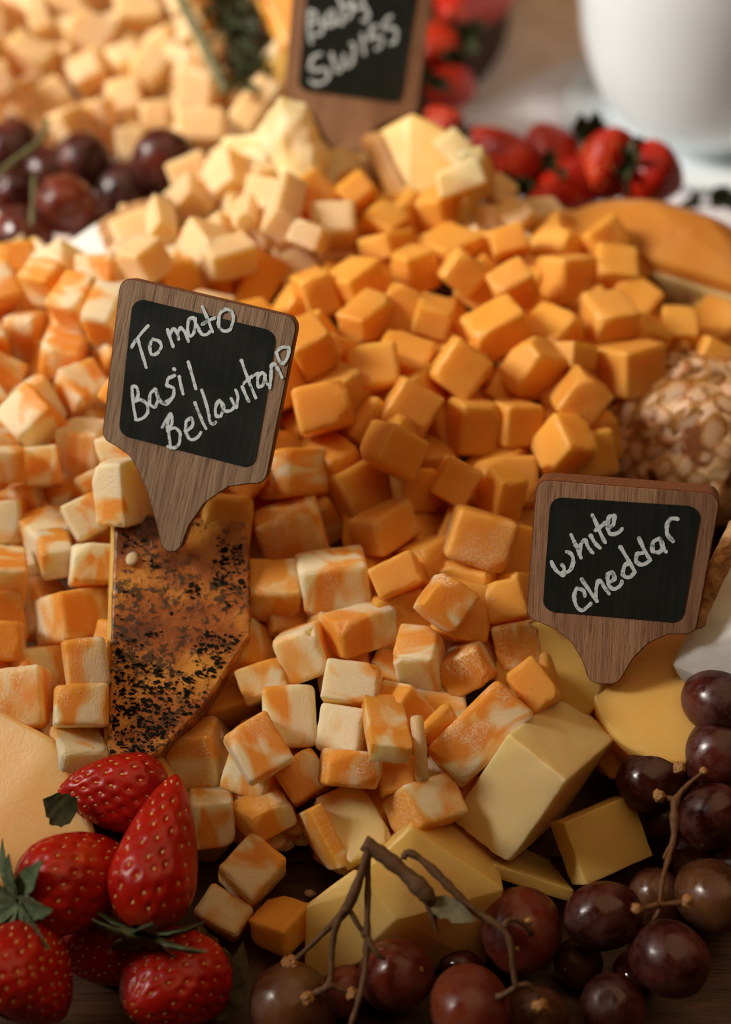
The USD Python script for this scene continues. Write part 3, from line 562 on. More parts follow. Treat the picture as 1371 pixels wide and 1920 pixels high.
w 10 -0.0872 0.3828 0.0442 0.067 -0.197 -0.397 0.894 15.7 15.7 16.7
o 193 0.0139 0.1569 0.0641 0.692 -0.024 0.327 -0.643 18.4 17.1 16.5
w 140 0.0759 0.1644 0.0557 -0.393 -0.500 0.651 0.413 15.8 17.2 15.5
w 15 -0.1091 0.3494 0.0306 -0.322 -0.156 -0.342 0.869 15.8 16.6 17.1
m 23 -0.0592 0.0633 0.0546 -0.025 0.744 -0.666 0.058 17.4 17.6 20.2
m 86 -0.0066 -0.0619 0.0383 0.311 0.447 0.617 -0.569 14.5 16.2 16.9
o 10 0.0088 0.1322 0.0594 0.170 -0.654 0.703 0.222 15.1 15.7 16.1
o 20 0.1164 0.1040 0.0452 -0.637 0.706 -0.032 -0.309 17.8 17.1 18.2
m 15 -0.1294 0.0656 0.0413 0.653 0.706 0.179 0.208 15.2 17.3 17.6
w 9 -0.0553 0.1588 0.0552 0.423 0.731 -0.522 0.119 17.6 14.8 15.9
m 334 0.0250 -0.0782 0.0349 -0.023 0.710 -0.048 -0.702 16.9 21.5 15.5
o 22 0.0407 -0.0459 0.0384 0.426 -0.444 0.629 0.476 17.0 16.5 15.7
o 86 0.0330 0.0088 0.0498 -0.667 0.684 0.231 -0.185 15.6 15.7 16.7
m 178 0.0261 -0.1022 0.0294 -0.252 0.499 0.450 0.697 14.1 16.6 14.6
o 9 0.1451 0.1062 0.0321 0.740 -0.544 -0.310 0.246 15.5 15.9 14.8
o 63 -0.0090 0.1526 0.0579 0.577 -0.273 0.325 0.698 15.7 17.7 15.0
o 68 0.0306 0.0955 0.0581 0.828 -0.428 -0.361 0.034 14.3 15.8 15.6
o 14 0.0471 -0.0114 0.0437 0.091 -0.516 -0.158 0.837 16.6 16.7 19.4
m 304 -0.1146 -0.0336 0.0351 -0.611 0.103 0.490 0.613 17.0 15.4 17.5
w 54 -0.0541 0.1749 0.0526 -0.106 -0.588 0.384 0.704 15.8 15.7 16.1
o 120 0.0299 0.0363 0.0535 -0.238 -0.318 -0.319 0.861 14.4 16.4 17.8
m 282 -0.1111 -0.0605 0.0338 0.497 0.749 0.020 -0.438 17.0 19.4 16.9
m 48 -0.0527 -0.0925 0.0153 -0.377 -0.447 0.810 -0.039 17.2 16.3 16.0
o 168 0.0179 -0.0132 0.0466 -0.157 0.313 -0.568 0.744 17.2 15.0 18.3
w 100 -0.0655 0.2779 0.0286 0.784 -0.329 -0.226 -0.476 16.1 16.1 17.7
m 16 -0.0954 -0.0131 0.0379 0.190 0.859 0.465 -0.099 16.6 16.9 15.5
m 178 -0.0346 -0.1048 0.0164 0.750 -0.195 0.495 -0.392 16.8 17.6 17.4
o 14 0.0891 0.1436 0.0533 0.160 0.951 0.223 -0.139 14.3 18.3 15.2
m 109 -0.1083 0.0525 0.0434 -0.555 0.098 0.481 0.672 17.9 19.0 16.9
o 119 0.0068 -0.0306 0.0440 0.687 -0.384 0.454 -0.418 15.4 19.0 17.0
o 68 0.0670 0.0378 0.0493 -0.417 0.236 -0.598 0.642 15.9 14.2 16.6
w 68 -0.0392 0.3419 0.0335 -0.342 0.806 -0.384 0.291 15.7 17.4 17.0
w 10 -0.1198 0.3052 0.0124 0.035 -0.020 0.624 0.780 19.0 15.2 15.9
m 29 -0.0119 -0.0464 0.0410 0.013 -0.481 0.058 0.875 16.5 18.0 17.5
m 60 0.0541 -0.0599 0.0349 0.902 -0.110 -0.375 0.185 19.0 14.2 16.3
m 287 -0.0666 -0.0281 0.0353 0.805 -0.403 -0.200 0.386 17.4 17.8 14.2
o 269 0.0612 0.0055 0.0443 0.318 0.734 0.116 0.589 15.4 16.4 13.5
m 33 -0.0896 -0.0701 0.0329 -0.290 -0.379 0.046 0.877 17.6 15.7 18.8
m 55 -0.0352 0.0010 0.0466 0.096 0.728 0.099 -0.671 16.7 16.7 15.3
o 166 0.0514 0.0571 0.0538 0.773 0.503 -0.066 -0.380 14.4 17.1 18.5
w 229 -0.0294 0.1247 0.0586 -0.619 -0.397 0.671 -0.097 16.0 14.7 17.0
m 252 -0.0728 -0.0809 0.0221 -0.253 -0.680 0.026 0.688 16.3 18.0 16.0
o 89 0.0241 0.0801 0.0573 -0.114 -0.098 0.941 -0.302 20.1 16.3 16.2
m 210 -0.0035 -0.1145 0.0149 0.805 -0.434 0.061 0.400 17.0 17.5 17.6
o 12 0.0601 0.0825 0.0566 0.423 0.806 0.260 0.322 17.5 18.3 14.7
m 24 -0.0770 0.0796 0.0534 0.894 -0.190 0.054 0.402 17.1 15.6 18.6
m 25 -0.0678 0.1016 0.0562 0.626 0.158 0.302 0.701 15.7 16.9 17.5
m 39 0.0259 -0.0551 0.0384 -0.407 0.210 0.721 -0.521 17.1 15.4 22.2
o 64 0.0915 0.1061 0.0564 -0.208 0.152 0.966 -0.007 15.4 17.0 18.6
o 21 0.0031 0.0823 0.0582 0.451 -0.031 0.609 0.652 15.4 18.0 12.6
m 281 0.0431 -0.0871 0.0322 0.651 0.542 0.393 -0.357 16.6 16.6 14.8
m 268 -0.0813 -0.0401 0.0341 0.893 -0.074 0.087 -0.436 18.5 16.4 15.8
w 33 -0.1115 0.3660 0.0315 0.654 0.674 0.343 0.036 17.1 18.0 17.1
o 67 0.0639 0.0993 0.0588 0.624 0.639 -0.089 -0.440 16.2 16.8 17.0
o 136 0.0493 0.0213 0.0496 0.677 -0.120 0.292 -0.665 15.3 16.4 17.1
m 47 -0.1247 -0.0752 0.0284 -0.087 -0.383 -0.511 0.764 15.0 14.7 15.7
o 135 0.0848 0.0400 0.0471 -0.110 0.686 -0.360 -0.623 17.9 16.9 17.8
w 47 -0.1099 0.3130 0.0214 -0.291 -0.357 0.649 -0.606 14.5 15.0 15.7
o 56 0.0036 0.1797 0.0547 0.601 -0.556 0.442 -0.367 14.9 14.8 16.7
w 9 -0.0454 0.3762 0.0368 0.504 0.609 -0.552 0.266 15.5 16.3 15.6
m 96 -0.0544 -0.0497 0.0289 0.847 0.113 -0.519 -0.017 16.0 17.1 16.6
m 203 -0.0290 -0.0410 0.0384 -0.167 0.786 -0.596 -0.014 13.3 19.1 14.9
m 14 -0.0206 -0.0253 0.0441 0.852 0.051 -0.522 -0.001 16.3 18.0 18.0
o 83 0.0775 0.0541 0.0526 0.264 0.493 0.588 -0.584 17.2 18.1 16.6
o 111 0.0062 -0.1038 0.0251 0.225 -0.203 -0.530 0.792 19.6 17.6 15.2
m 147 -0.1137 0.0169 0.0395 0.079 0.858 0.308 0.403 18.8 17.9 17.5
w 146 -0.0499 0.2915 0.0300 0.747 -0.185 -0.632 0.086 19.5 17.1 15.7
o 183 -0.0280 0.0959 0.0586 0.516 0.732 0.218 0.389 18.8 20.2 16.9
m 430 -0.0550 -0.1064 0.0104 0.625 0.544 0.431 0.357 16.3 16.7 16.3
o 8 -0.0203 0.0519 0.0557 0.453 0.320 0.830 -0.064 16.8 15.1 15.1
w 13 -0.1394 0.3247 0.0163 0.227 0.493 0.829 -0.134 15.6 16.3 17.1
m 125 -0.0550 -0.0763 0.0185 0.655 -0.473 -0.330 0.488 17.7 17.3 15.3
o 70 0.0022 -0.0084 0.0484 0.100 -0.320 0.621 0.708 16.2 15.3 19.0
m 103 -0.0633 0.1204 0.0572 -0.329 0.717 0.468 0.398 16.5 15.9 16.1
m 279 -0.1021 -0.0857 0.0302 0.909 0.300 -0.239 -0.160 15.1 15.8 17.2
o 7 0.0938 0.0824 0.0559 0.042 0.335 0.823 0.456 16.6 14.6 17.4
o 7 -0.0094 0.0300 0.0537 0.526 -0.342 -0.467 0.623 15.3 13.2 18.8
m 42 -0.1236 -0.0228 0.0349 0.692 0.286 0.651 -0.125 16.9 15.3 16.1
m 203 -0.0370 -0.0170 0.0420 0.114 0.930 0.218 0.274 15.6 18.8 17.1
o 162 0.0223 0.0226 0.0525 0.513 0.566 0.331 -0.554 14.9 15.9 16.0
m 7 -0.1168 -0.0001 0.0377 -0.346 0.888 0.033 0.302 18.1 15.4 16.3
o 6 0.0249 0.0557 0.0554 0.607 -0.033 0.516 -0.603 18.3 16.4 16.3
o 77 0.0649 0.1192 0.0586 0.708 -0.035 0.647 0.282 19.6 17.3 17.0
w 21 0.0421 0.1810 0.0476 -0.603 0.720 -0.342 0.047 16.3 15.3 16.8
m 68 -0.0424 -0.0393 0.0348 -0.446 -0.442 0.316 0.712 16.6 15.0 13.7
w 83 -0.1810 0.3155 0.0288 0.349 0.294 0.430 0.779 14.5 18.8 15.8
w 52 -0.0957 0.2887 0.0232 0.212 -0.522 0.031 0.825 16.4 16.6 17.2
m 12 -0.1029 0.0729 0.0462 0.216 0.189 0.321 0.903 16.5 17.1 17.2
m 233 -0.0193 -0.0013 0.0485 0.617 -0.561 -0.248 0.494 17.5 18.0 17.8
m 10 -0.1379 0.0379 0.0388 -0.370 -0.274 0.430 0.777 17.8 18.7 17.6
m 149 0.0105 -0.0634 0.0379 0.211 0.752 -0.062 0.622 16.5 15.6 17.2
m 129 -0.0682 -0.0052 0.0404 0.867 0.464 -0.143 0.114 16.1 20.1 18.0
o 8 -0.0419 0.0693 0.0566 -0.424 -0.416 0.803 0.057 16.0 15.9 16.1
m 18 -0.0963 0.1148 0.0487 0.030 0.849 -0.384 -0.363 19.4 16.8 16.4
w 18 -0.1147 0.3943 0.0326 0.605 0.538 -0.094 -0.579 16.7 17.1 17.9
o 65 0.0411 0.0843 0.0569 -0.431 0.581 -0.091 0.685 18.5 19.2 15.3
o 29 0.0373 0.0474 0.0539 0.453 0.586 0.659 0.130 16.0 14.7 14.0
o 45 0.0841 0.0705 0.0561 0.433 0.707 0.110 -0.549 20.0 17.6 14.9
m 285 -0.0870 -0.0900 0.0250 0.252 0.490 0.769 0.325 15.7 16.1 17.3
w 113 -0.0153 0.1377 0.0587 0.138 -0.624 0.114 0.761 14.7 15.6 15.4
o 11 0.0326 -0.0073 0.0465 0.146 -0.385 0.856 0.312 13.5 15.7 15.6
o 44 -0.0110 0.1130 0.0598 0.358 -0.526 -0.514 0.575 17.6 16.3 16.2
w 16 0.0461 0.1456 0.0540 -0.596 0.674 -0.045 0.434 17.3 15.7 15.3
m 43 -0.0312 -0.0833 0.0264 0.815 -0.126 0.425 -0.373 15.4 16.2 16.0
w 45 -0.0804 0.3535 0.0314 -0.578 0.791 0.165 0.114 18.0 16.4 17.2
m 87 -0.1275 0.0815 0.0424 0.128 0.238 0.012 0.963 16.3 18.6 17.5
w 21 -0.0794 0.2182 0.0421 -0.216 -0.074 0.856 0.464 14.8 16.8 15.5
w 6 -0.0858 0.1431 0.0501 -0.360 0.026 0.787 0.500 18.1 17.7 16.8
w 25 -0.0851 0.2637 0.0294 -0.364 -0.235 0.723 -0.538 15.5 16.1 15.9
o 9 0.0290 0.1398 0.0564 0.284 0.755 -0.566 0.168 15.2 15.9 14.1
w 68 -0.1595 0.3015 0.0115 0.639 0.089 0.753 0.132 16.5 17.3 17.8
w 26 0.0668 0.1447 0.0542 -0.109 0.902 -0.284 -0.307 15.6 19.0 15.4
m 36 -0.1524 0.1647 0.0346 0.503 0.213 0.582 0.602 16.1 19.6 14.5
o 47 0.0045 0.1145 0.0599 -0.556 0.176 0.120 0.804 17.7 16.9 16.3
o 111 0.0930 0.1631 0.0493 0.423 0.360 0.610 -0.566 15.1 18.1 17.4
m 20 -0.0819 0.0662 0.0510 0.164 0.749 -0.015 0.642 15.0 14.7 17.9
w 15 -0.0668 0.1910 0.0501 0.325 0.643 -0.361 0.592 14.2 16.9 17.9"""
LAND = [('the tomato sign', 370, 700), ('the white cheddar sign', 1165, 1030), ('the herb-crusted wedge', 330, 1210), ('the almond ball', 1270, 810), ('the half wheel', 1230, 470),
        ('the large pale block', 1010, 1460), ('the front strawberries', 190, 1620), ('the baby swiss sign', 670, 150), ('the crumbled hunk', 560, 280), ('the left grapes', 150, 360), ('the grape stem', 720, 1680), ('the white brie wedge', 170, 470), ('the golden slab', 1200, 1340), ('the dark herb bundle', 450, 90), ('the round board', 60, 60), ('the far strawberries', 1050, 300), ('the dark board gap', 560, 1640), ('the thin upright sliver', 786, 1400), ('the left frame edge', -10, 1150), ('the left frame edge', -10, 800)]
LOOK = {'o': 'plain orange', 'O': 'long orange', 'of': 'white-frosted orange', 'm': 'orange-white marbled', 'mf': 'white-frosted marbled', 'mw': 'mostly white marbled', 'w': 'pale peach', 'y': 'cream yellow'}
GRP = {'o': 'orange cheese cubes', 'm': 'marbled cheese cubes', 'w': 'pale cheese cubes', 'y': 'cream cheese pieces'}
NM = {'o': 'orange_cheese_cube', 'm': 'marbled_cheese_cube', 'w': 'pale_cheese_cube', 'y': 'cream_cheese_piece'}
def cube_mesh(L, seed, n=10, jit=.025, rnd=.17, chip=1.0):
    r_ = np.random.default_rng(seed)
    u = np.array([-1, -.97, -.92, -.85, -.74, -.6, -.42, -.2, 0, .2, .42, .6, .74, .85, .92, .97, 1.]) if n == 10 else np.array([-1, -.94, -.8, -.3, .3, .8, .94, 1.])
    k = len(u); a, b = np.meshgrid(u, u, indexing='ij'); a, b = a.ravel(), b.ravel(); V, F = [], []
    ii = np.arange(k * k).reshape(k, k); q = np.c_[ii[:-1, :-1].ravel(), ii[1:, :-1].ravel(), ii[1:, 1:].ravel(), ii[:-1, 1:].ravel()]; q = np.vstack([q[:, [0, 1, 2]], q[:, [0, 2, 3]]])
    for ax in range(3):
        for s in (-1, 1):
            p = np.zeros((k * k, 3)); p[:, ax] = s; p[:, (ax + 1) % 3] = a; p[:, (ax + 2) % 3] = b
            F.append((q if s > 0 else q[:, ::-1]) + len(V) * k * k); V.append(p)
    m = trimesh.Trimesh(np.vstack(V), np.vstack(F), process=False); m.merge_vertices(); p = np.array(m.vertices)
    h = L / 2; R = rnd * h.min() * r_.uniform(.8, 1.5); x = p * h; c = np.clip(x, -(h - R), h - R); d = x - c; nn = np.linalg.norm(d, axis=1, keepdims=True); x = np.where(nn > 1e-9, c + d / np.maximum(nn, 1e-9) * np.minimum(nn, R), x)
    t = x / h; J = r_.normal(0, jit, (2, 2, 2, 3)) * h; w = (t + 1) / 2; off = 0
    for i, j, l in np.ndindex(2, 2, 2):
        off = off + (w[:, 0] if i else 1 - w[:, 0])[:, None] * (w[:, 1] if j else 1 - w[:, 1])[:, None] * (w[:, 2] if l else 1 - w[:, 2])[:, None] * J[i, j, l]
    x = x + off
    if n == 10:
        for cidx in r_.permutation(8)[:r_.integers(1, 4)]:
            cn = np.array([(cidx & 1) * 2 - 1, (cidx & 2) - 1, (cidx & 4) / 2 - 1]); dd = np.linalg.norm((t - cn), axis=1) / r_.uniform(.35, .75)
            x = x - cn * h * (np.clip(1 - dd, 0, 1) * r_.uniform(.05, .22) * chip)[:, None] * (.5 + meshkit.fbm(x * 700 + seed, 3, 3))[:, None]
        ed = np.sort(np.abs(t), axis=1)[:, 1]; x = x * (1 - (np.clip((ed - .8) / .2, 0, 1) * np.clip(meshkit.fbm(x * 420 + 3 * seed, 3, 5) - .42, 0, 1) * .22 * chip)[:, None])
    nr = x / np.linalg.norm(x, axis=1, keepdims=True)
    x = x + nr * (meshkit.fbm(x * 190 + seed, 3, seed % 97) - .5)[:, None] * h.min() * .07
    return trimesh.Trimesh(x, m.faces, process=False)
recs = []
for i, line in enumerate(CUBES.strip().split('\n')):
    f = line.split(); ty = f[0]; v = np.array(f[2:], float); vis = int(f[1]); c, q, L = v[:3], v[3:7], v[7:10] / 1000
    k0 = ty[0].lower(); x, y, z, w = q
    Rm = np.array([[1 - 2 * (y * y + z * z), 2 * (x * y - z * w), 2 * (x * z + y * w)], [2 * (x * y + z * w), 1 - 2 * (x * x + z * z), 2 * (y * z - x * w)], [2 * (x * z - y * w), 2 * (y * z + x * w), 1 - 2 * (x * x + y * y)]])
    T = np.eye(4); T[:3, :3] = Rm; T[:3, 3] = c
    p = obj(NM[k0], cube_mesh(L * 1.08, i + 11, 10 if vis > 60 else 7, .03 if vis > 60 else .05), M['o' if ty == 'O' else ('cream' if ty == 'y' else ty)], None, 40, T)
    recs.append((p, ty, k0, proj(c), vis, Rm, L))
ORD = 'nearest second third fourth fifth sixth seventh eighth ninth tenth eleventh twelfth thirteenth fourteenth fifteenth sixteenth'.split()
clus = {}
for p, ty, k0, (px, py), vis, Rm, L in recs:
    nx = min(LAND, key=lambda l: math.hypot(l[1] - px, l[2] - py)); dx, dy = px - nx[1], py - nx[2]; an = math.degrees(math.atan2(-dy, dx)) % 360
    rel = ['right of', 'upper right of', 'above', 'upper left of', 'left of', 'lower left of', 'below', 'lower right of'][int((an + 22.5) // 45) % 8]
    fv = np.abs(Rm.T @ FW).max(); fz = np.abs(Rm[2]).max()
    pose = 'half-buried ' if vis < 110 else ('flat-facing ' if fv > .93 else ('level ' if fz > .96 else ('corner-up ' if fz < .74 else 'tilted ')))
    if L.max() > .0235: pose = 'long ' + pose
    clus.setdefault((pose + LOOK[ty].replace('long ', ''), rel, nx[0]), []).append((math.hypot(dx, dy), p, k0))
for (look, rel, nm), it in clus.items():
    for j, (d, p, k0) in enumerate(sorted(it, key=lambda t: t[0])):
        tag(p, f"{look} cheese cube {rel} {nm}" + (f", {ORD[j]} from it" if len(it) > 1 and j else (', nearest it' if len(it) > 1 else '')), 'cheese cube', GRP[k0])

r_ = np.random.default_rng(99); cl = []
for p, ty, k0, (px, py), vis, Rm, L in recs:
    if vis < 60 or py < 600: continue
    cc_ = np.array(UsdGeom.Xformable(p).ComputeLocalToWorldTransform(0).ExtractTranslation())
    for ax in range(3):
        sg = np.sign(Rm[:, ax] @ (CAM - cc_)); nn = Rm[:, ax] * sg
        if nn[2] < .25: continue
        for q in range(r_.integers(0, 5 if k0 == 'm' else 3)):
            uv = r_.uniform(-.42, .42, 2); o = cc_ + nn * L[ax] * .525 + Rm[:, (ax + 1) % 3] * uv[0] * L[(ax + 1) % 3] + Rm[:, (ax + 2) % 3] * uv[1] * L[(ax + 2) % 3]
            s = trimesh.creation.icosphere(0, 1.0); s.apply_scale(r_.uniform(.6, 1.4, 3) * r_.uniform(.00012, .00042)); s.apply_translation(o); cl.append(s)
tag(obj('cheese_crumbs', cat_(cl), M['w'], None, True), 'tiny pale cheese crumbs sprinkled over the near cubes', 'crumbs', kind='stuff')

# ---------------------------------------------------------------- chalkboard signs
def sign(name, label, org, z, normal, thick, outline, panel, strokes, zo, sc, sw, wm, pr=.004, orad=.004):
    # outline, panel, strokes: positions in a measured frame zo + p / sc, laid on the sign's own plane
    n = np.array(normal, float); n /= np.linalg.norm(n); O = at(*org, z)
    def onpl(p):
        d = ray(zo[0] + p[0] / sc, zo[1] + p[1] / sc); return CAM + d * (((O - CAM) @ n) / (d @ n))
    e = onpl(panel[3]) ; u = onpl(panel[2]) - e; u -= n * (u @ n); u /= np.linalg.norm(u); v = np.cross(n, u)
    mid = np.mean([onpl(p) for p in panel], axis=0)
    loc = lambda ps: [((onpl(p) - mid) @ u, (onpl(p) - mid) @ v) for p in ps]
    body = Polygon(loc(outline)).buffer(0); body = body.buffer(-orad, quad_segs=6).buffer(orad, quad_segs=6).buffer(orad, quad_segs=6).buffer(-orad, quad_segs=6)
    body = body.simplify(.00015)
    pan = Polygon(loc(panel)).buffer(-pr).buffer(pr, quad_segs=8)
    T = np.eye(4); T[:3, 0], T[:3, 1], T[:3, 2], T[:3, 3] = u, v, n, mid
    x = UsdGeom.Xform.Define(stage, path(name)); x.AddTransformOp().Set(Gf.Matrix4d(*T.T.ravel().tolist())); x = tag(x.GetPrim(), label, 'sign', 'small chalkboard cheese signs')
    cs = [(0, thick, .0)]
    ex = lambda pg, h, z0: cat_([(lambda q: (q.apply_translation((0, 0, z0)), q)[1])(trimesh.creation.extrude_polygon(s, h, engine='earcut')) for s in getattr(pg, 'geoms', [pg]) if s.area > 1e-8])
    core = ex(body, thick - .0008, -thick + .0004)
    obj('handle_board', core, M['wood_edge'], x, 30)
    obj('front_face', ex(body.buffer(-.0004), .0004, -.00041), wm, x, 30)
    obj('chalk_panel', ex(pan, .0003, -.0001), M['chalk_panel'], x, 30)
    r_ = np.random.default_rng(3); wd = sw / sc / FPX * np.linalg.norm(O - CAM) / 2
    L = []
    for s in strokes:
        q = np.array(loc(s)); k = np.arange(len(q)); tt = np.linspace(0, len(q) - 1, 6 * len(q))
        if len(q) > 2: q = np.c_[PchipInterpolator(k, q[:, 0])(tt), PchipInterpolator(k, q[:, 1])(tt)]
        else: q = np.c_[np.interp(tt, k, q[:, 0]), np.interp(tt, k, q[:, 1])]
        q = q + r_.normal(0, wd * .05, q.shape)
        L.append(unary_union([Point(*a).buffer(wd * (1 + .16 * math.sin(.5 * j + 2.1 * len(L)) + r_.normal(0, .05) - .18 * (j / len(q)) ** 3), quad_segs=5) for j, a in enumerate(q)] + [LineString(q).buffer(wd * .86)]))
    obj('lettering', ex(unary_union(L).simplify(.00003), .0001, .00021), M['chalk'], x, 30)
    return x
cdir = lambda el, az: (math.sin(math.radians(az)) * math.cos(math.radians(el)), -math.cos(math.radians(az)) * math.cos(math.radians(el)), math.sin(math.radians(el)))
S1 = [[(205, 545), (260, 465), (318, 400)], [(250, 490), (275, 580), (305, 680)], [(350, 490), (330, 540), (345, 595), (380, 585), (408, 540), (385, 500), (350, 490)],
      [(450, 425), (470, 490), (488, 540)], [(465, 460), (490, 420), (510, 440), (525, 490)], [(518, 450), (540, 415), (565, 440), (590, 505)],
      [(620, 345), (590, 370), (585, 430), (600, 470), (630, 440), (640, 350)], [(625, 345), (650, 400), (690, 460), (735, 440)], [(685, 270), (715, 340), (755, 440)], [(685, 390), (725, 365), (770, 345)],
      [(840, 290), (800, 330), (795, 400), (830, 435), (875, 420), (895, 360), (880, 300), (840, 285)],
      [(210, 815), (215, 900), (235, 1030)], [(210, 815), (235, 810), (250, 870), (235, 910), (270, 900), (310, 930), (315, 985), (280, 1025), (235, 1035)],
      [(365, 830), (330, 870), (330, 930), (360, 950), (385, 900), (370, 830)], [(370, 840), (400, 910), (435, 930), (480, 890)], [(500, 735), (450, 765), (445, 800), (490, 820), (490, 870), (440, 910)],
      [(530, 745), (540, 800), (555, 860)], [(490, 690), (500, 697)], [(590, 645), (615, 730), (640, 825)],
      [(470, 995), (450, 1060), (460, 1140), (470, 1225)], [(415, 1085), (470, 1000), (480, 1060), (450, 1110), (500, 1090), (535, 1130), (530, 1190), (490, 1225), (450, 1215)],
      [(570, 1110), (620, 1070), (610, 1025), (575, 1050), (575, 1120), (610, 1170), (650, 1155), (675, 1120)], [(635, 920), (670, 1010), (710, 1095)], [(680, 835), (715, 940), (745, 1060), (775, 1050)],
      [(800, 905), (775, 950), (780, 1010), (810, 1010), (830, 950), (800, 905)], [(815, 920), (835, 975), (870, 975), (895, 955)], [(880, 890), (915, 950), (925, 890), (910, 835)], [(955, 810), (975, 860), (1000, 910)],
      [(950, 635), (980, 720), (1010, 800), (1045, 885)], [(965, 790), (1010, 750), (1060, 720)], [(1090, 715), (1060, 750), (1065, 810), (1095, 800), (1110, 740), (1090, 715)], [(1105, 730), (1125, 790), (1145, 800)],
      [(1150, 665), (1150, 740), (1140, 820)], [(1150, 680), (1170, 655), (1195, 690), (1225, 750)], [(1185, 580), (1210, 640), (1230, 655), (1265, 600), (1270, 545), (1225, 545), (1190, 575)]]
sign('chalkboard_sign', 'wooden chalkboard sign lettered Tomato Basil Bellavitano stuck in the herb-crusted wedge', (325, 1040), .0728, cdir(36, -9), .006,
     [(130, 60), (1335, 345), (1110, 1475), (1010, 1470), (860, 1490), (700, 1600), (590, 1760), (520, 1965), (410, 1940), (370, 1740), (300, 1500), (200, 1290), (90, 1210), (0, 1170)],
     [(215, 205), (1190, 440), (1035, 1370), (115, 1135)], S1, (190, 500), 3.608, 21.5, M['wood_grey'])
S2 = [[(190, 640), (225, 700), (265, 730), (275, 690), (260, 660)], [(262, 715), (310, 700), (335, 640), (320, 590), (290, 575)], [(320, 465), (355, 540), (385, 615)], [(375, 590), (385, 525), (410, 500), (430, 540), (460, 580)],
      [(450, 470), (480, 520), (510, 550)], [(460, 335), (490, 400), (520, 470), (545, 515)], [(480, 435), (520, 405), (545, 385)], [(560, 420), (600, 390), (605, 340), (570, 345), (560, 400), (580, 460), (620, 455), (655, 425)],
      [(410, 865), (400, 830), (360, 815), (340, 870), (360, 940), (390, 960), (430, 935), (450, 915)], [(390, 755), (440, 830), (490, 900)], [(480, 870), (490, 790), (510, 765), (540, 810), (570, 850)],
      [(565, 775), (605, 750), (590, 710), (560, 730), (565, 790), (600, 820), (640, 800), (655, 770)], [(710, 650), (670, 670), (660, 720), (690, 745), (730, 720)], [(645, 545), (690, 620), (740, 710)],
      [(790, 585), (755, 590), (745, 630), (780, 660), (830, 640)], [(765, 485), (800, 560), (840, 630)], [(900, 490), (855, 520), (855, 570), (890, 580), (925, 540), (905, 490)], [(910, 500), (925, 550), (945, 575)], [(990, 505), (950, 450), (950, 400), (985, 355), (1020, 360)]]
sign('chalkboard_sign', 'wooden chalkboard sign lettered white cheddar standing among the yellow slices', (1130, 1285), .052, cdir(27, -14), .0085,
     [(90, 100), (1310, 195), (1140, 1125), (960, 1120), (830, 1180), (720, 1290), (630, 1450), (440, 1450), (400, 1310), (320, 1170), (200, 1080), (20, 1010)],
     [(185, 215), (1180, 280), (1050, 1045), (130, 965)], S2, (980, 870), 3.506, 25, M['wood_warm'])
S3 = [[(280, 90), (270, 200), (290, 360)], [(280, 90), (330, 110), (330, 170), (300, 200), (370, 180), (390, 230), (370, 290), (310, 295)], [(470, 90), (420, 150), (430, 220), (480, 200), (480, 100)], [(480, 110), (510, 190), (560, 200)],
      [(520, -40), (550, 60), (570, 170)], [(560, 150), (560, 50), (610, 40), (640, 100), (600, 160)], [(640, 0), (660, 70), (710, 60)], [(720, -30), (750, 60), (780, 130), (760, 180), (730, 175)],
      [(370, 460), (300, 500), (275, 580), (330, 600), (410, 590), (440, 640), (400, 700), (330, 715), (285, 690)], [(465, 460), (490, 550), (520, 610), (560, 560), (570, 470)], [(565, 520), (600, 570), (650, 500), (660, 400), (630, 370)],
      [(725, 290), (735, 370), (745, 460)], [(842, 222), (800, 262), (796, 330), (850, 312), (895, 330), (890, 385), (848, 418)], [(970, 140), (910, 200), (920, 250), (980, 230), (1025, 290), (1010, 350), (960, 370)]]
sign('chalkboard_sign', 'blurred chalkboard sign lettered Baby Swiss at the top, cropped by the frame', (660, 285), .060, cdir(30, 6), .007,
     [(177, -560), (1395, -560), (1200, 980), (1000, 1020), (870, 1080), (790, 1170), (740, 1290), (470, 1290), (390, 1130), (330, 1010), (230, 900), (60, 820)],
     [(291, -450), (1262, -450), (1065, 890), (175, 770)], S3, (520, 0), 4.57, 30, M['wood_warm'])

# ---------------------------------------------------------------- herb-crusted wedge
A, B, D = at(222, 970, .071), at(462, 1010, .067), at(205, 1425, .042)
n = np.cross(D - A, B - A); n /= np.linalg.norm(n); n *= np.sign(n @ (CAM - A))
def onplane(px, py, O, n):
    d = ray(px, py); return CAM + d * (((O - CAM) @ n) / (d @ n))
front = [onplane(x, y, A, n) for x, y in [(222, 968), (455, 985), (463, 1060), (464, 1192), (440, 1225), (372, 1330), (300, 1405), (262, 1426), (207, 1424)]]
wd = thing('herb_crusted_wedge', A, 'orange cheese wedge crusted with dark basil flakes under the tomato sign', 'cheese wedge')
sd = onplane(203, 1430, A, n) - onplane(222, 968, A, n)
left = onplane(203, 1200, A, n) - onplane(213, 1200, A, n)
pts = np.vstack([front, [p - n * .016 + left * .9 for p in front]])
m = rhull(pts, .0012, .0022, .0005, 300, 4)
part('wedge_body', m, M['basil'], wd, 40)
side = np.vstack([[front[0] + left * .9 - n * .003, front[-1] + left * .9 - n * .003, front[0] + left * .9 - n * .015, front[-1] + left * .9 - n * .015, front[0] + left * .4 - n * .002, front[-1] + left * .4 - n * .002]])
part('cut_side', rhull(side, .0012, .003, .0002, 300, 5), M['gold'], wd, 40)
fl = []; r_ = np.random.default_rng(12)
fp = Polygon([((p - A) @ (B - A) / np.linalg.norm(B - A), (p - A) @ np.cross(n, (B - A) / np.linalg.norm(B - A))) for p in front]); e1 = (B - A) / np.linalg.norm(B - A); e2 = np.cross(n, e1)
x0, y0, x1, y1 = fp.bounds
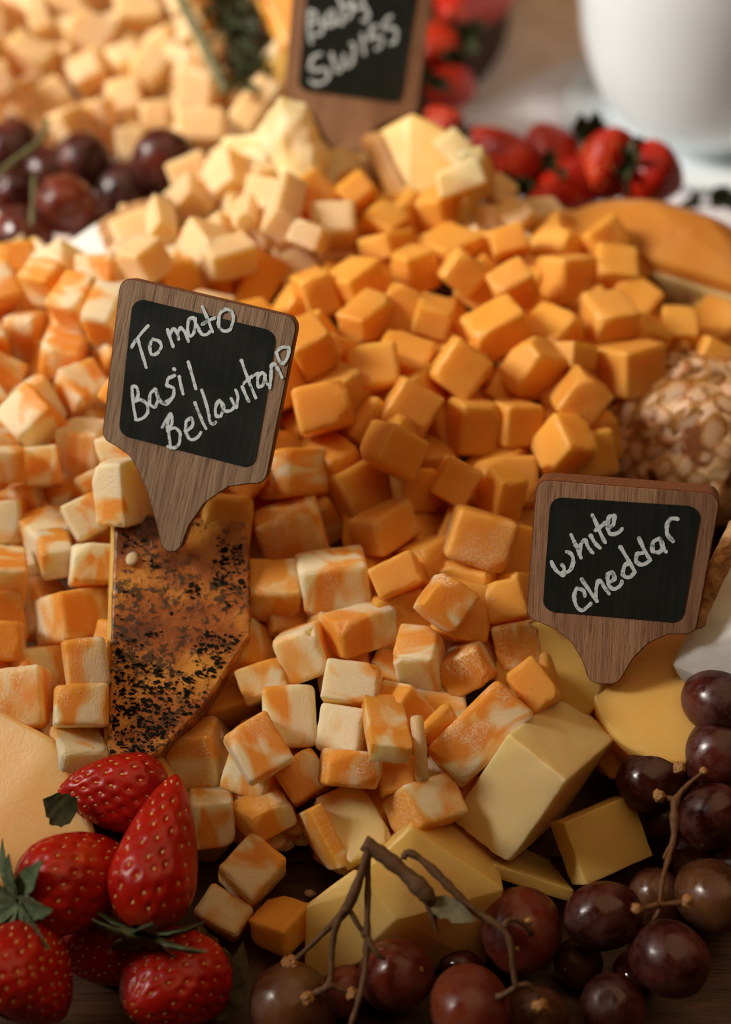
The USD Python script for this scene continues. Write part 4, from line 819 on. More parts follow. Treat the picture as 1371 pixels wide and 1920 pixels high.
while len(fl) < 1150:
    a, b = r_.uniform(x0, x1), r_.uniform(y0, y1)
    if not fp.buffer(-.0006).contains(Point(a, b)): continue
    w = A + e1 * a + e2 * b; vt = proj(w)[1]; ht = proj(w)[0]
    dens = meshkit.fbm(np.array([[a * 130, b * 130, 3.]]), 3, 8)[0] - .5
    bias = np.interp(vt, [970, 1040, 1110, 1150, 1175, 1200, 1290, 1330, 1425], [-.02, .02, .04, -.16, -.2, .12, .12, .3, .26]) + (.12 if ht > 410 and vt < 1150 else 0) + np.interp(ht, [205, 260, 330], [.14, .05, 0]) - (.12 if 300 < ht < 400 and vt < 1150 else 0)
    if dens * 1.6 + bias < r_.uniform(-.02, .22): continue
    s = .0002 + .0010 * r_.uniform(0, 1) ** 2.6 * (1.15 if vt > 1200 else 1); k = r_.integers(5, 8); an = np.linspace(0, 6.28, k, endpoint=False) + r_.uniform(-.4, .4, k)
    rr_ = s * r_.uniform(.45, 1.15, k); sk = r_.uniform(.5, .9); p = w + n * .0010 + (rr_ * np.cos(an))[:, None] * e1 + (rr_ * sk * np.sin(an))[:, None] * e2
    fl.append(trimesh.convex.convex_hull(np.vstack([p, p + n * r_.uniform(.0002, .0007) + r_.normal(0, .0001, (k, 3))])))
tag(part('herb_flake', cat_(fl), M['herb'], wd, False), kind='stuff')
cr = trimesh.creation.icosphere(3, .0022); cr.apply_scale((1, 1.3, .6)); cr.apply_translation(onplane(249, 1051, A, n) + n * .0018)
tag(obj('cheese_crumb', rough(cr, .0003, 400), M['w'], None, True), 'small pale crumb on the upper left of the herb-crusted wedge', 'crumb')

# ---------------------------------------------------------------- larger cheeses
def block(name, label, cat, pts, mat, r=.0015, amp=.0004, seed=1, group=None, edge=.004):
    m = rhull(pix(pts), r, edge, amp, 90, seed); p = obj(name, m, M[mat], None, 40); return tag(p, label, cat, group)
def ybox(name, label, mat, d, group='yellow cheese blocks'):
    v = np.array(d, float); c, q, L = v[:3], v[3:7], v[7:10] / 1000; x, y, z, w = q
    T = np.eye(4); T[:3, :3] = [[1 - 2 * (y * y + z * z), 2 * (x * y - z * w), 2 * (x * z + y * w)], [2 * (x * y + z * w), 1 - 2 * (x * x + z * z), 2 * (y * z - x * w)], [2 * (x * z - y * w), 2 * (y * z + x * w), 1 - 2 * (x * x + y * y)]]; T[:3, 3] = c
    return tag(obj(name, cube_mesh(L, int(abs(v[0]) * 1e4), 10, .015, .06, .22), M[mat], None, 40, T), label, 'cheese block', group)
ybox('cream_cheese_block', 'large pale cheese block leaning over the yellow slabs, front right', 'cream', [0.0550,-0.1029,0.0353,0.316,0.911,-0.205,-0.166,22.8,42.8,38.3])
ybox('yellow_cheese_block', 'yellow cheese block with a rounded end beside the right grapes', 'y', [0.0759,-0.1182,0.0223,0.431,0.773,-0.284,0.371,10.4,26.6,20.6])
ybox('yellow_cheese_block', 'flat yellow cheese slab under the large pale block', 'y', [0.0493,-0.1177,0.0082,0.633,0.662,-0.389,0.098,41.3,28.4,4.1])

block('yellow_cheese_block', 'yellow cheese block with a dark right face behind the grape stem', 'cheese block', [(770, 1558, .046), (684, 1640, .036), (935, 1668, .030), (742, 1720, .030), (905, 1800, .004), (660, 1800, .004), (800, 1810, .004), (800, 1500, .02), (920, 1560, .01)], 'y', group='yellow cheese blocks')
block('yellow_cheese_block', 'yellow cheese block lowest at front left of the grape stem', 'cheese block', [(583, 1700, .022), (666, 1640, .030), (690, 1790, .014), (580, 1838, .003), (700, 1660, .030), (690, 1800, .002), (600, 1690, .004), (800, 1735, .012)], 'y', group='yellow cheese blocks', seed=2)
block('pale_cheese_slab', 'large smooth pale orange cheese slab at the lower left edge', 'cheese slab', [(-80, 1300, .046), (97, 1398, .046), (165, 1560, .036), (60, 1660, .024), (-90, 1640, .026), (97, 1398, .01), (165, 1560, .01), (-60, 1640, .005), (-90, 1300, .01)], 'slab', .002, .0005, 3)
# round slices and slabs under the white cheddar sign
def disc(name, label, c, nrm, R, h, mat, cat='cheese slice', group=None, seed=0, frac=None):
    nrm = np.array(nrm, float); nrm /= np.linalg.norm(nrm); a = np.cross(nrm, [1, .2, .1]); a /= np.linalg.norm(a); b = np.cross(nrm, a)
    th = np.linspace(0, 2 * math.pi, 56, endpoint=False); p = c + R * (np.cos(th)[:, None] * a + np.sin(th)[:, None] * b)
    m = rhull(np.vstack([p - nrm * h / 2, p + nrm * h / 2]), .0016, .004, .0004, 90, seed)
    return tag(obj(name, m, M[mat], None, 40), label, cat, group)
disc('round_cheese_slice', 'rounded golden cheese piece behind the white cheddar sign handle, left side', at(1030, 1262, .046), (-.1, -.75, .75), .0165, .010, 'gold', seed=4)
disc('round_cheese_slab', 'large rounded golden cheese slab right of the white cheddar sign handle', at(1265, 1300, .042), (-.12, -.25, .95), .026, .016, 'gold', 'cheese slab', seed=5)
block('golden_cheese_slab', 'golden cheese slab in the sign shadow beside the dark grapes', 'cheese slab', [(1119, 1288, .040), (1150, 1300, .042), (1295, 1330, .036), (1290, 1420, .026), (1150, 1450, .022), (1110, 1400, .026), (1120, 1300, .012), (1300, 1400, .008), (1130, 1440, .006)], 'gold', .002, .0004, 6)
# brie wedge at the right edge
bp = thing('brie_wedge', at(1340, 1250, .05), 'white brie wedge with tan rind cropped by the right edge', 'cheese wedge')
part('brie_paste', rhull(pix([(1272, 1245, .058), (1318, 1165, .070), (1349, 1075, .0775), (1400, 1000, .084), (1440, 1150, .080), (1400, 1300, .056), (1290, 1278, .050), (1440, 1300, .03), (1300, 1290, .03), (1400, 1100, .04)]), .0016, .0022, .0006, 160, 7), M['brie'], bp, 40)
part('brie_rind', rhull(pix([(1310, 1168, .070), (1318, 1170, .0695), (1345, 1060, .082), (1398, 1005, .0835), (1378, 985, .08), (1334, 1075, .075)]), .0022, .002, .0008, 300, 8), M['rind'], bp, 40)
# brie wedge upper left
bp = thing('brie_wedge', at(180, 460, .05), 'blurred white brie wedge between the left grapes and pale cubes', 'cheese wedge')
part('brie_paste', rhull(pix([(88, 488, .045), (185, 425, .056), (215, 490, .06), (240, 520, .05), (120, 540, .04), (120, 500, .02), (200, 440, .02)]), .0015, .003, .0006, 120, 9), M['brie'], bp, 40)
part('brie_rind', rhull(pix([(188, 424, .0575), (250, 385, .062), (310, 372, .063), (330, 420, .06), (225, 480, .058), (214, 486, .0605), (300, 400, .03), (220, 430, .03)]), .0015, .003, .0008, 200, 10), M['rind'], bp, 40)
# half wheel at the right
wc = at(1290, 520, .050); hw = thing('half_wheel_cheese', wc, 'orange-rinded half cheese wheel lying at the right edge behind the cubes', 'cheese wheel')
p0, p1 = at(1035, 428, .060), at(1430, 552, .060); ch = (p1 - p0); half = np.linalg.norm(ch) / 2; ch /= 2 * half; mid_ = (p0 + p1) / 2; back = np.array([-ch[1], ch[0], 0]); back *= np.sign(back[1])
th = np.linspace(0, math.pi, 40); arc = mid_ + np.outer(np.cos(th) * half, ch) + np.outer(np.sin(th) * half * .86, back)
part('rind', rhull(np.vstack([arc - [0, 0, .006], (arc - mid_) * .93 + mid_ + [0, 0, .001], [mid_ + back * half * .35 + [0, 0, .009], mid_ + back * half * .5 + ch * half * .3 + [0, 0, .0085], mid_ + back * half * .5 - ch * half * .3 + [0, 0, .0085]], arc - [0, 0, .045]]), .002, .006, .0004, 60, 11), M['wheel_rind'], hw, 40)
f0 = mid_ - back * .0022
part('cut_face', rhull(np.vstack([f0 - ch * half * .97 - [0, 0, .005], f0 + ch * half * .97 - [0, 0, .005], f0 - ch * half * .95 - [0, 0, .045], f0 + ch * half * .95 - [0, 0, .045], f0 + back * .004 - [0, 0, .02]]), .0015, .004, .0005, 60, 12), M['wheel_cut'], hw, 40)
# pale crumble between wheel and almond ball
block('cheese_crumble', 'pale blurred cheese crumble between the half wheel and the almond ball', 'cheese', [(1310, 580, .046), (1360, 575, .046), (1400, 640, .046), (1350, 660, .04), (1330, 600, .03), (1400, 700, .03)], 'cream', .004, .003, 13)
# almond ball
ac, AR = at(1300, 822, .031), .035; ab = thing('almond_cheese_ball', ac, 'cheese ball rolled in sliced almonds behind the white cheddar sign', 'cheese ball')
m = trimesh.creation.icosphere(4, AR); m.apply_scale((1.1, 1.05, .9)); m.apply_translation(ac); part('cheese_core', rough(m, .0012, 90, 14), M['w'], ab, True)
r_ = np.random.default_rng(21)
for k in range(230):
    zz = 1 - 1.4 * (k + .5) / 230; ph = k * 2.39996; d = np.array([math.sqrt(max(0, 1 - zz * zz)) * math.cos(ph), math.sqrt(max(0, 1 - zz * zz)) * math.sin(ph), zz]); pos = d * AR * [1.1, 1.05, .9] * r_.uniform(1.0, 1.05)
    if d @ (CAM - ac) < .05 * np.linalg.norm(CAM - ac): continue
    nn = d + r_.normal(0, .26, 3); nn /= np.linalg.norm(nn); a = np.cross(nn, r_.normal(0, 1, 3)); a /= np.linalg.norm(a); b = np.cross(nn, a)
    R = r_.uniform(.0042, .0088); th = np.linspace(0, 2 * math.pi, 16, endpoint=False); rad = 1 + .10 * np.cos(th) + r_.normal(0, .05, 16); xy = np.c_[rad * np.cos(th), rad * np.sin(th)]
    cz = -.10 * (xy ** 2).sum(1) + r_.normal(0, .02, 16); V = np.vstack([np.c_[xy, cz + .022], np.c_[xy, cz - .022], [[0, 0, .05], [0, 0, -.02]]]); F = []
    for j in range(16):
        j2 = (j + 1) % 16; F += [(32, j, j2), (33, 16 + j2, 16 + j), (j, 16 + j, j2), (j2, 16 + j, 16 + j2)]
    T = np.eye(4); T[:3, 0], T[:3, 1], T[:3, 2], T[:3, 3] = a * R, b * R * r_.uniform(.62, .78), nn * R, pos
    obj('almond_slice', trimesh.Trimesh(V, F, process=False), M['almond_skin' if k % 9 == 4 else 'almond'], ab, 30, T)
# crumbled aged hunk behind the pile
def hunk(label, pts, seed, amp=.004):
    m = rhull(pix(pts), .002, .0018, amp, 75, seed); return tag(obj('aged_cheese_hunk', m, M['hunk'], None, 50), label, 'cheese hunk', 'crumbled pale cheese hunks')
hunk('tall jagged pale cheese hunk left of the baby swiss sign handle', [(530, 190, .100), (570, 200, .098), (600, 270, .085), (590, 380, .07), (540, 350, .074), (490, 250, .085), (560, 300, .03), (610, 330, .04)], 31)
hunk('rounded pale cheese hunk lower left of the tall jagged hunk', [(430, 270, .070), (490, 255, .076), (500, 320, .066), (440, 310, .06), (470, 290, .03), (500, 330, .03)], 32, .003)
hunk('low pale cheese hunk around the baby swiss sign handle', [(600, 290, .072), (690, 290, .064), (700, 340, .06), (610, 370, .068), (640, 330, .03)], 33)
# rinded wedge behind the cubes and white crumbly cheese on it
rw = thing('rinded_cheese_wedge', at(800, 330, .05), 'yellow cheese wedge with brown rind left of the far strawberries', 'cheese wedge')
part('cheese_paste', rhull(pix([(712, 262, .078), (775, 225, .090), (820, 260, .084), (905, 300, .084), (918, 350, .07), (860, 408, .066), (770, 380, .066), (800, 320, .03), (900, 370, .03)]), .003, .003, .0012, 70, 15), M['y'], rw, 40)
part('rind', rhull(pix([(690, 262, .076), (712, 258, .080), (770, 385, .068), (755, 392, .064), (690, 300, .05), (760, 390, .04)]), .0025, .003, .0008, 80, 16), M['brown_rind'], rw, 40)
for k, (pts, lb) in enumerate([([(820, 270, .094), (850, 245, .098), (880, 275, .094), (860, 310, .09), (840, 290, .08)], 'crumbly white cheese chunk topmost on the rinded wedge'), ([(825, 330, .09), (890, 300, .093), (905, 340, .088), (830, 365, .084), (860, 330, .075)], 'crumbly white cheese chunk lowest on the rinded wedge'), ([(868, 290, .094), (900, 280, .095), (902, 300, .092), (872, 306, .09), (885, 290, .08)], 'small pale cheese chip beside the far strawberries')]):
    tag(obj('cheese_chunk', rhull(pix(pts), .0015, .003, .001, 120, 40 + k), M['hunk'], None, 40), lb, 'cheese chunk')
# orange cheese slabs far behind, left of the top sign
block('orange_cheese_slab', 'blurred orange cheese slab at the top left of the baby swiss sign', 'cheese slab', [(480, -60, .085), (560, -40, .085), (548, 95, .065), (535, 105, .06), (470, -20, .07), (540, 60, .03), (500, -40, .03)], 'o', .003)
block('orange_cheese_slab', 'blurred golden cheese slab lower left of the baby swiss sign', 'cheese slab', [(500, 130, .062), (548, 110, .062), (545, 190, .055), (505, 200, .05), (530, 150, .03)], 'gold', .003, seed=8)
# sticks and crumbs
st = lambda pts, r: tube(pix(pts), r, 10, .15, 4)
tag(obj('cheese_stick', st([(781, 1345, .062), (787, 1400, .058), (792, 1460, .05)], [.0020, .0022, .0021]), M['w'], None, True), 'thin upright orange cheese sliver between marbled cubes', 'cheese sliver')
tag(obj('cheese_curl', rough(rhull(pix([(795, 1370, .055), (838, 1330, .058), (845, 1345, .056), (810, 1385, .05)]), .002, .0015), .0008, 250, 3), M['mf'], None, True), 'small crumbly cheese curl behind the thin upright sliver', 'cheese sliver')
for k, (x, y, z, s, lb) in enumerate([(556, 1551, .02, 3.0, 'topmost crumb in the dark gap by the front cubes'), (566, 1575, .012, 2.4, 'middle crumb in the dark gap by the front cubes'), (508, 1578, .018, 3.6, 'big crumb under the front yellow cube'), (583, 1675, .003, 1.4, 'tiny crumb lying on the dark board'), (530, 1580, .012, 3.2, 'rounded crumb in the shadow beside the dark gap')]):
    m = trimesh.creation.icosphere(3, s / 1000); m.apply_scale((1.3, .9, .8)); m.apply_translation(at(x, y, z)); tag(obj('cheese_crumb', rough(m, .0006, 300, k), M['w'], None, True), lb, 'crumb')

# ---------------------------------------------------------------- strawberries
def leaf_mesh(base, dirv, nrm, L, W, curl, seed):
    r_ = np.random.default_rng(seed); dirv = dirv / np.linalg.norm(dirv); nrm = nrm - dirv * (nrm @ dirv); nrm /= np.linalg.norm(nrm); sd = np.cross(dirv, nrm); n = 12; V = []
    p = np.array(base, float); d = dirv.copy()
    for i in range(n + 1):
        t_ = i / n; w = W * (math.sin(math.pi * min(1, t_ * .9 + .12)) ** .8) * (1 - .15 * t_) * (0.02 if i == n else 1)
        nn = np.cross(sd, d); nn *= np.sign(nn @ nrm) if abs(nn @ nrm) > 1e-6 else 1; tw = r_.normal(0, .05)
        for k, s in enumerate((-1, -.5, 0, .5, 1)): V.append(p + sd * w * s * (1 + .1 * r_.normal()) + nn * (abs(s) * w * .35 + tw * w * s))
        d = d + nrm * curl / n; d /= np.linalg.norm(d); p = p + d * L / n
    V = np.array(V); up = np.tile(nrm * .00035, (len(V), 1)); F = []
    N = len(V)
    for i in range(n):
        for k in range(4):
            a, b, c, e = i * 5 + k, i * 5 + k + 1, i * 5 + 5 + k, i * 5 + 6 + k; F += [(a, b, c), (b, e, c), (N + a, N + c, N + b), (N + b, N + c, N + e)]
    bd = [i * 5 for i in range(n + 1)] + [n * 5 + k for k in range(1, 5)] + [i * 5 + 4 for i in range(n - 1, -1, -1)] + [3, 2, 1]
    for q in range(len(bd)): a, b = bd[q], bd[(q + 1) % len(bd)]; F += [(a, b, N + a), (b, N + b, N + a)]
    return trimesh.Trimesh(np.vstack([V, V + up]), F, process=False)
def berry(label, base, tip, R, seed, leaves=6, lsize=.014, group='front strawberries', flat=1.0, cut=None, leafmat='leaf', power=1.75, lcurl=1.2):
    r_ = np.random.default_rng(seed); base, tip = np.array(base), np.array(tip); ax = tip - base; H = np.linalg.norm(ax); ax /= H
    a = np.cross(ax, [.2, .1, 1]); a /= np.linalg.norm(a); b = np.cross(ax, a)
    if abs(b[2]) < abs(a[2]): a, b = b, -a
    nu, nv = 72, 110; u = np.linspace(0, 1, nu); v = np.linspace(0, 2 * math.pi, nv, endpoint=False)
    tq = lambda u: np.clip((u - .30) / .705, 0, 1)
    prof = lambda u: np.where(u < .30, np.sqrt(np.clip(1 - ((u - .30) / .31) ** 2, 0, 1)), np.clip(1 - tq(u) ** power, 0, 1) ** .72)
    U, Vv = np.meshgrid(u, v, indexing='ij'); rad = R * prof(U) * (1 + .06 * np.sin(Vv * 2 + seed) + .03 * np.sin(3 * Vv + 2 * seed))
    ns = int(135 * (R / .013)); su = np.sqrt((np.arange(ns) + .5) / ns); su = .06 + .92 * (np.arange(ns) + .5) / ns; sv = (np.arange(ns) * 2.39996) % (2 * math.pi)
    keepers = r_.uniform(0, 1, ns) < np.clip(prof(su) * 1.1 + .15, 0, 1); su, sv = su[keepers] + r_.normal(0, .008, keepers.sum()), sv[keepers] + r_.normal(0, .05, keepers.sum())
    du = (U.ravel()[:, None] - su[None]) * H; dv = (np.angle(np.exp(1j * (Vv.ravel()[:, None] - sv[None])))) * np.maximum(rad.ravel()[:, None], .001)
    dim = np.exp(-((du / .00125) ** 2 + (dv / .00085) ** 2)).sum(1).clip(0, 1.2).reshape(U.shape)
    ring = lambda rad, U, Vv: base + ax * (U * H)[..., None] + (np.cos(Vv) * rad)[..., None] * a * 1.0 + (np.sin(Vv) * rad * flat)[..., None] * b
    P = ring(rad - .0009 * dim, U, Vv); F = []
    ii = np.arange(nu * nv).reshape(nu, nv); jj = np.roll(ii, -1, axis=1); q0, q1, q2, q3 = ii[:-1].ravel(), jj[:-1].ravel(), jj[1:].ravel(), ii[1:].ravel()
    F = np.vstack([np.c_[q0, q1, q2], np.c_[q0, q2, q3]]); m = trimesh.Trimesh(P.reshape(-1, 3), F); m.merge_vertices(digits_vertex=7); m.update_faces(m.nondegenerate_faces()); trimesh.repair.fix_normals(m)
    root = thing('strawberry', base, label, 'strawberry', group)
    fl_ = part('flesh', rough(m, .0005, 80, seed), M['straw'], root, True)
    sr = np.interp(su, u, prof(u)) * R * (1 + .06 * np.sin(sv * 2 + seed) + .03 * np.sin(3 * sv + 2 * seed)) - .00075
    C = ring(sr, su, sv); g = []
    for k in range(len(su)):
        s = trimesh.creation.icosphere(1, 1.0); rdir = (C[k] - base) - ax * ((C[k] - base) @ ax); rdir /= np.linalg.norm(rdir) + 1e-9; tdir = np.cross(ax, rdir)
        s.apply_transform(np.array([[*x] for x in np.c_[np.c_[ax * .00066, tdir * .00040, rdir * .00028], C[k]].tolist()] + [[0, 0, 0, 1]])); g.append(s)
    tag(part('seeds', cat_(g), M['seed'], fl_, True), kind='stuff')
    for k in range(leaves):
        an = 2 * math.pi * (k + r_.uniform(-.2, .2)) / leaves; dr = math.cos(an) * a + math.sin(an) * b
        part('leaf', leaf_mesh(base - ax * .0005 + dr * .001, dr * 1.0 + ax * r_.uniform(-.5, .25), -ax, lsize * r_.uniform(.75, 1.15), lsize * .20, r_.uniform(.1, lcurl) - .6, seed * 10 + k), M[leafmat], root, 50)
    return root
berry('strawberry half lying sideways, topmost of the front strawberries', at(318, 1488, .040), at(108, 1482, .045), .0122, 3, 3, .010, lcurl=1.0, leafmat='leaf_dark')
berry('plump strawberry with grey-green leaves at its left, front left', at(38, 1690, .044), at(245, 1610, .032), .0155, 4, 9, .019, power=2.3, lcurl=.5)
berry('pointed upright strawberry with its tip up and leaves below', at(268, 1742, .040), at(330, 1452, .052), .0140, 5, 9, .021, power=1.45, lcurl=.4)
berry('large dimpled strawberry at the lower left corner', at(-5, 1900, .030), at(95, 1725, .036), .0175, 6, 0, .012)
berry('strawberry with a cut pale face at the bottom, front', at(395, 1800, .012), at(240, 1895, .026), .0155, 7, 0, .012, power=2.4)
berry('dark strawberry in shadow between the front strawberries', at(250, 1740, .010), at(110, 1800, .010), .0150, 8, 3, .012)
berry('small orange-red strawberry piece at the left frame edge', at(-40, 1730, .032), at(22, 1745, .034), .0075, 9, 0)
lv = thing('dry_leaf_cluster', at(415, 1840, .014), 'grey-green dry leaves between the front strawberries and cubes', 'leaves')
for k, (bx, by, tx, ty, W) in enumerate([(430, 1880, 372, 1725, .0055), (440, 1890, 420, 1770, .005), (435, 1900, 458, 1760, .004), (420, 1910, 395, 1800, .004)]):
    b0, t0 = at(bx, by, .008), at(tx, ty, .026); part('leaf', leaf_mesh(b0, t0 - b0, np.array([0, -.6, .8]), np.linalg.norm(t0 - b0), W, .15, 70 + k), M['leaf_dry'], lv, 50)
lf = at(105, 1540, .047); tag(obj('loose_leaf', leaf_mesh(at(140, 1530, .047), at(85, 1500, .050) - at(140, 1530, .047), np.array([0, -.5, .8]), .011, .0055, .2, 91), M['leaf_dark'], None, 50), 'dark green leaf on the pale slab left of the top strawberry', 'leaf')
FG = 'far strawberries'
for args in [('far strawberry half leftmost, next to the rinded wedge', (1005, 340, .03), (885, 240, .045), .0145, 51), ('far strawberry second from left with upright leaves', (1045, 330, .025), (1005, 232, .05), .0165, 52), ('low far strawberry touching the half wheel', (1118, 328, .028), (980, 398, .04), .0125, 53),
             ('far strawberry with pale shoulder and green leaves', (1178, 312, .045), (1085, 298, .035), .0165, 54), ('rightmost far strawberry standing behind the half wheel', (1182, 312, .046), (1275, 352, .028), .0155, 55), ('small far strawberry between the leftmost one and the rinded wedge', (965, 335, .03), (905, 300, .045), .0125, 57), ('far strawberry peeking right of the baby swiss sign handle', (860, 260, .03), (800, 205, .035), .010, 56)]:
    berry(args[0], at(*args[1]), at(*args[2]), args[3], args[4], 6, .014, FG, leafmat='leaf_dark', power=1.6)
for args in [('blurred strawberry on the round board right of the top sign, upper', (900, -30, .02), (840, 30, .035), .020, 61), ('blurred strawberry on the round board right of the top sign, lower', (820, 130, .015), (800, 40, .035), .018, 62), ('blurred orange strawberry at the rim of the round board', (930, -40, .015), (900, 40, .02), .014, 63), ('blurred dark strawberry nearest the rim of the round board', (860, 150, .01), (810, 190, .015), .013, 64)]:
    berry(args[0], at(*args[1]), at(*args[2]), args[3], args[4], 5, .014, 'strawberries on the round board', leafmat='leaf_dark')
for q, (lb, spots) in enumerate([('dark green leaves between the far strawberries', [(1030, 330), (1005, 352), (1095, 258), (1110, 250), (1180, 300), (1200, 288), (960, 345)]), ('dark green leaves among the strawberries on the round board', [(870, 80), (885, 60), (850, 110), (840, 160), (815, 150)])]):
    g2 = thing('leaf_cluster', at(*spots[0], .03), lb, 'leaves')
    for k, (x, y) in enumerate(spots):
        for e in range(3):
            b0 = at(x + rng.normal(0, 6), y, .040 if q == 0 else .03); part('leaf', leaf_mesh(b0, np.array([rng.normal(0, .8), rng.normal(-.3, .4), rng.uniform(.1, .8)]), np.array([0, -1, .5]), rng.uniform(.012, .019), .0045, .4, 400 + q * 100 + k * 5 + e), M['leaf_dark'], g2, 50)
gl = thing('leafy_sprig', at(1330, 350, .0), 'blurred green leaves behind the half wheel at the right edge', 'leaves')
for k in range(9):
    b0 = at(1290 + 12 * k, 385 - (k % 3) * 8, .01); part('leaf', leaf_mesh(b0, np.array([rng.normal(0, .6), -.3, rng.uniform(.2, .9)]), np.array([0, -1, .4]), .018, .006, .4, 120 + k), M['leaf'], gl, 50)

# ---------------------------------------------------------------- grapes
GRAPES = [(980, 1745, 80, .020, 'grape_red', 'large red grape with a stem curl left of the dark pair, bottom right'), (1133, 1718, 66, .030, 'grape', 'dark grape against the lower yellow block'), (1255, 1797, 70, .028, 'grape', 'dark red grape with a bright highlight, right bottom'),
    (1335, 1680, 68, .022, 'grape_brown', 'brownish red grape at the right edge, lowest'), (1232, 1690, 56, .012, 'grape_brown', 'brown grape behind the crossing stems, bottom right'), (1150, 1885, 62, .018, 'grape', 'hazy dark grape lowest at the right bottom'),
    (1085, 1805, 46, .010, 'grape_brown', 'small brown grape with a golden glint, bottom'), (880, 1890, 78, .020, 'grape_red', 'red grape cropped by the bottom edge, middle'), (742, 1828, 68, .018, 'grape_red', 'red grape hanging under the main stem'),
    (550, 1895, 80, .014, 'grape_brown', 'dull brown grape at the bottom left of the stem'), (1003, 1905, 58, .012, 'grape_brown', 'brown grape with a stem scar at the bottom edge'), (645, 1860, 46, .008, 'grape_red', 'red grape hidden behind the forked stem'), (868, 1822, 42, .006, 'grape', 'dark grape in shadow behind the bottom red grape'),
    (1222, 1462, 60, .034, 'grape', 'dark grape touching the golden slab by the pale stem'), (1347, 1318, 64, .052, 'grape', 'purple grape touching the white brie, topmost at right'), (1345, 1412, 62, .044, 'grape', 'purple grape second from top at right edge'),
    (1335, 1530, 60, .036, 'grape', 'purple grape third from top at right edge'), (1240, 1535, 52, .018, 'grape', 'dark grape half hidden beneath the pale stem fork'), (1300, 1605, 55, .014, 'grape', 'nearly black grape deep in the right cluster'), (1390, 1610, 55, .02, 'grape', 'black grape cut by the right edge'), (1190, 1830, 45, .006, 'grape', 'black grape deep under the bottom right cluster'),
    (45, 440, 58, .040, 'grape_red', 'blurred red grape lowest in the left cluster'), (122, 385, 62, .046, 'grape_red', 'blurred red grape with a white highlight, left cluster'), (152, 308, 60, .036, 'grape', 'blurred dark grape upper middle of the left cluster'), (315, 312, 68, .040, 'grape', 'blurred dark grape standing apart right in the left cluster'),
    (20, 290, 62, .036, 'grape', 'blurred dark grape upper left at the frame edge'), (38, 368, 54, .038, 'grape', 'blurred dark grape between the left cluster stems'), (235, 370, 60, .026, 'grape', 'dim grape in shadow right of the highlighted grape'), (92, 322, 52, .034, 'grape', 'blurred dark grape behind the stem, left cluster'), (-5, 500, 60, .03, 'grape', 'dark grape cut by the left edge'), (180, 420, 52, .02, 'grape', 'nearly black grape above the blurred brie wedge'), (255, 325, 45, .02, 'grape', 'black grape behind the dim grape')]
for k, (x, y, r, z, mt, lb) in enumerate(GRAPES):
    c = at(x, y, z); R = r * (.93 if x < 400 else .96) / FPX * ((c - CAM) @ FW); m = trimesh.creation.icosphere(4, R); v = np.array(m.vertices)
    q = trimesh.transformations.random_rotation_matrix(np.random.default_rng(k + 5).random(3))[:3, :3]; v = v * [1, 1.03, 1.2]; v = v @ q.T
    dd = np.linalg.norm(v / R - q[:, 2] * 1.12, axis=1); v = v * (1 - .10 * np.exp(-(dd / .28) ** 2))[:, None]
    m = rough(trimesh.Trimesh(v, m.faces, process=False), R * .05, .8 / R, k, 2)
    g = thing('grape', c, lb, 'grape', 'grapes at the bottom right' if x > 400 else 'grapes at the left'); m.apply_translation(c); sk_ = part('skin', m, M[mt], g, True)
    if k in (0, 8, 10, 14, 15):
        sc_ = trimesh.creation.icosphere(2, R * .13); sc_.apply_translation(c + q[:, 2] * R * 1.0 * (1 if (q[:, 2] @ (CAM - c)) > 0 else -1)); part('stem_scar', rough(sc_, R * .06, 5 / R, k), M['scar'], sk_, True)
def stem(label, branches, mat, caps=()):
    s = thing('grape_twig', at(*branches[0][0][0]), label, 'grape stem')
    for k, (pts, rad) in enumerate(branches): part('branch', tube(pix(pts), np.array(rad) / 1000, 12, .5, k), M[mat], s, True)
    for k, (x, y, z, r) in enumerate(caps):
        m = trimesh.creation.icosphere(3, r / 1000); m.apply_translation(at(x, y, z)); part('stem_end', rough(m, r / 2500, 900, k), M['scar'], s, True)
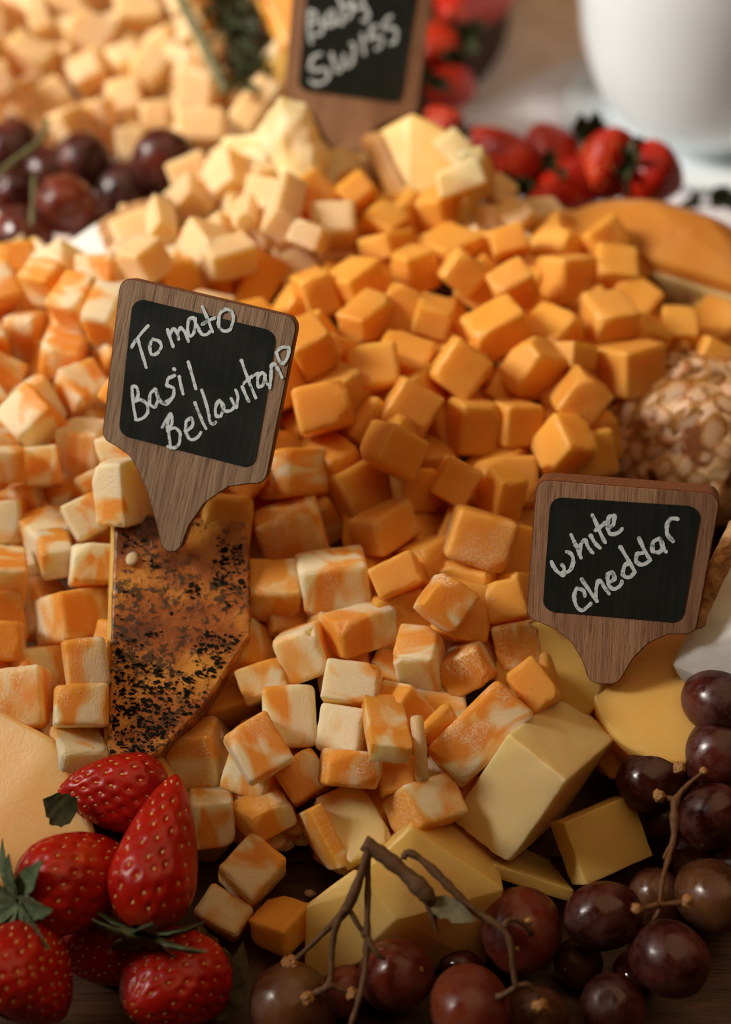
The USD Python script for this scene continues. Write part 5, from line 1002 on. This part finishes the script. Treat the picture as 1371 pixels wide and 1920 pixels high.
stem('forked brown grape stem lying over the front yellow blocks', [
    ([(682, 1580, .056), (745, 1625, .053), (795, 1672, .050), (805, 1690, .047)], [2.6, 2.2, 2.6, 1.6]),
    ([(757, 1612, .052), (790, 1612, .052), (850, 1670, .048), (900, 1715, .045), (945, 1745, .044), (960, 1790, .040), (968, 1850, .034)], [1.2, 1.3, 1.4, 1.2, 1.0, .9, .8]),
    ([(688, 1590, .055), (683, 1620, .053), (655, 1695, .044), (622, 1735, .036), (575, 1780, .028), (548, 1805, .024)], [1.5, 1.3, 1.6, 1.1, .9, .9]),
    ([(652, 1700, .044), (628, 1745, .038), (622, 1800, .032), (617, 1845, .028), (590, 1862, .026), (578, 1872, .025)], [1.2, 1.1, 1.0, 1.2, .9, .8]), ([(617, 1845, .028), (645, 1858, .026), (660, 1862, .025)], [1.0, .8, .9]),
    ([(655, 1705, .043), (672, 1735, .040), (685, 1755, .038)], [1.0, .8, .9]), ([(690, 1600, .053), (690, 1660, .047), (688, 1755, .038), (683, 1830, .032), (665, 1900, .028), (655, 1930, .026)], [.9, .95, 1.1, .9, .8, .8]),
    ([(688, 1755, .038), (705, 1785, .036), (722, 1797, .034)], [1.2, .9, .8]), ([(945, 1740, .044), (965, 1725, .043), (990, 1740, .040), (994, 1752, .037)], [.8, .7, .8, 1.0]), ([(968, 1850, .034), (945, 1865, .031), (930, 1870, .029)], [.9, 1.0, 1.2]), ([(968, 1850, .034), (995, 1850, .033), (1010, 1880, .029)], [.9, .8, .9]),
    ([(800, 1675, .049), (812, 1720, .044), (820, 1750, .041)], [2.0, 1.0, .5])], 'stem', [(545, 1808, .024, 2.6), (575, 1873, .025, 2.2), (660, 1864, .025, 2.0), (924, 1872, .028, 1.8), (1012, 1886, .028, 2.4), (992, 1728, .041, 1.2)])
tag(obj('dried_bract', leaf_mesh(at(805, 1690, .047), at(885, 1725, .046) - at(805, 1690, .047), np.array([0, -.4, .9]), .015, .0035, .2, 200), M['leaf_dry'], None, 50), 'greenish dried bract on the forked grape stem', 'leaf')
stem('pale brown grape stem between the right grapes', [
    ([(1318, 1448, .054), (1290, 1472, .052), (1268, 1500, .050), (1265, 1530, .049), (1262, 1580, .046), (1245, 1640, .044), (1238, 1690, .042), (1225, 1725, .040)], [.7, .7, 1.0, 1.5, .8, .85, .7, .6]), ([(1262, 1580, .046), (1250, 1600, .045), (1245, 1610, .045)], [.8, .7, .5]),
    ([(1268, 1500, .050), (1245, 1495, .049), (1235, 1492, .049)], [1.0, .9, 1.3]), ([(1235, 1697, .042), (1210, 1702, .042), (1196, 1706, .042)], [.9, .8, 1.0]), ([(1235, 1697, .042), (1265, 1694, .042), (1288, 1692, .042)], [.9, .8, 1.1])], 'stem_pale', [(1236, 1493, .0495, 1.9), (1274, 1440, .051, 2.0), (1194, 1704, .0425, 1.6), (1290, 1690, .0425, 2.0), (1320, 1446, .054, 1.2)])
stem('blurred greenish grape stem across the left grapes', [([(-20, 350, .062), (30, 300, .062), (70, 270, .062), (85, 240, .060), (90, 225, .058)], [1.5, 1.6, 1.5, 1.2, 1.0]), ([(60, 420, .06), (62, 370, .062), (64, 330, .06)], [1.1, 1.0, .9])], 'stem_green')
# dark herb bundle far behind
hb = thing('herb_bundle', at(450, 90, .04), 'dark blurred herb bundle among the far pale cubes', 'herbs')
stemsm = tube(pix([(330, -20, .075), (365, 50, .072), (400, 120, .066), (425, 175, .058)]), .0028, 8, .2, 5); part('stalk', stemsm, M['stem_green'], hb, True)
r_ = np.random.default_rng(77); L = []
for k in range(420):
    t_ = r_.uniform(0, 1); x = 410 + 40 * t_ + r_.normal(0, 28 * (1 - .45 * t_)) + 25; y = -40 + 215 * t_
    b0 = at(x, y, .066 - .012 * t_ + r_.uniform(-.014, .012)); L.append(leaf_mesh(b0, r_.normal(0, 1, 3), r_.normal(0, 1, 3), r_.uniform(.006, .012), .0018, .3, 300 + k))
tag(part('herb_leaves', cat_(L), M['leaf_dark'], hb, 50), kind='stuff')
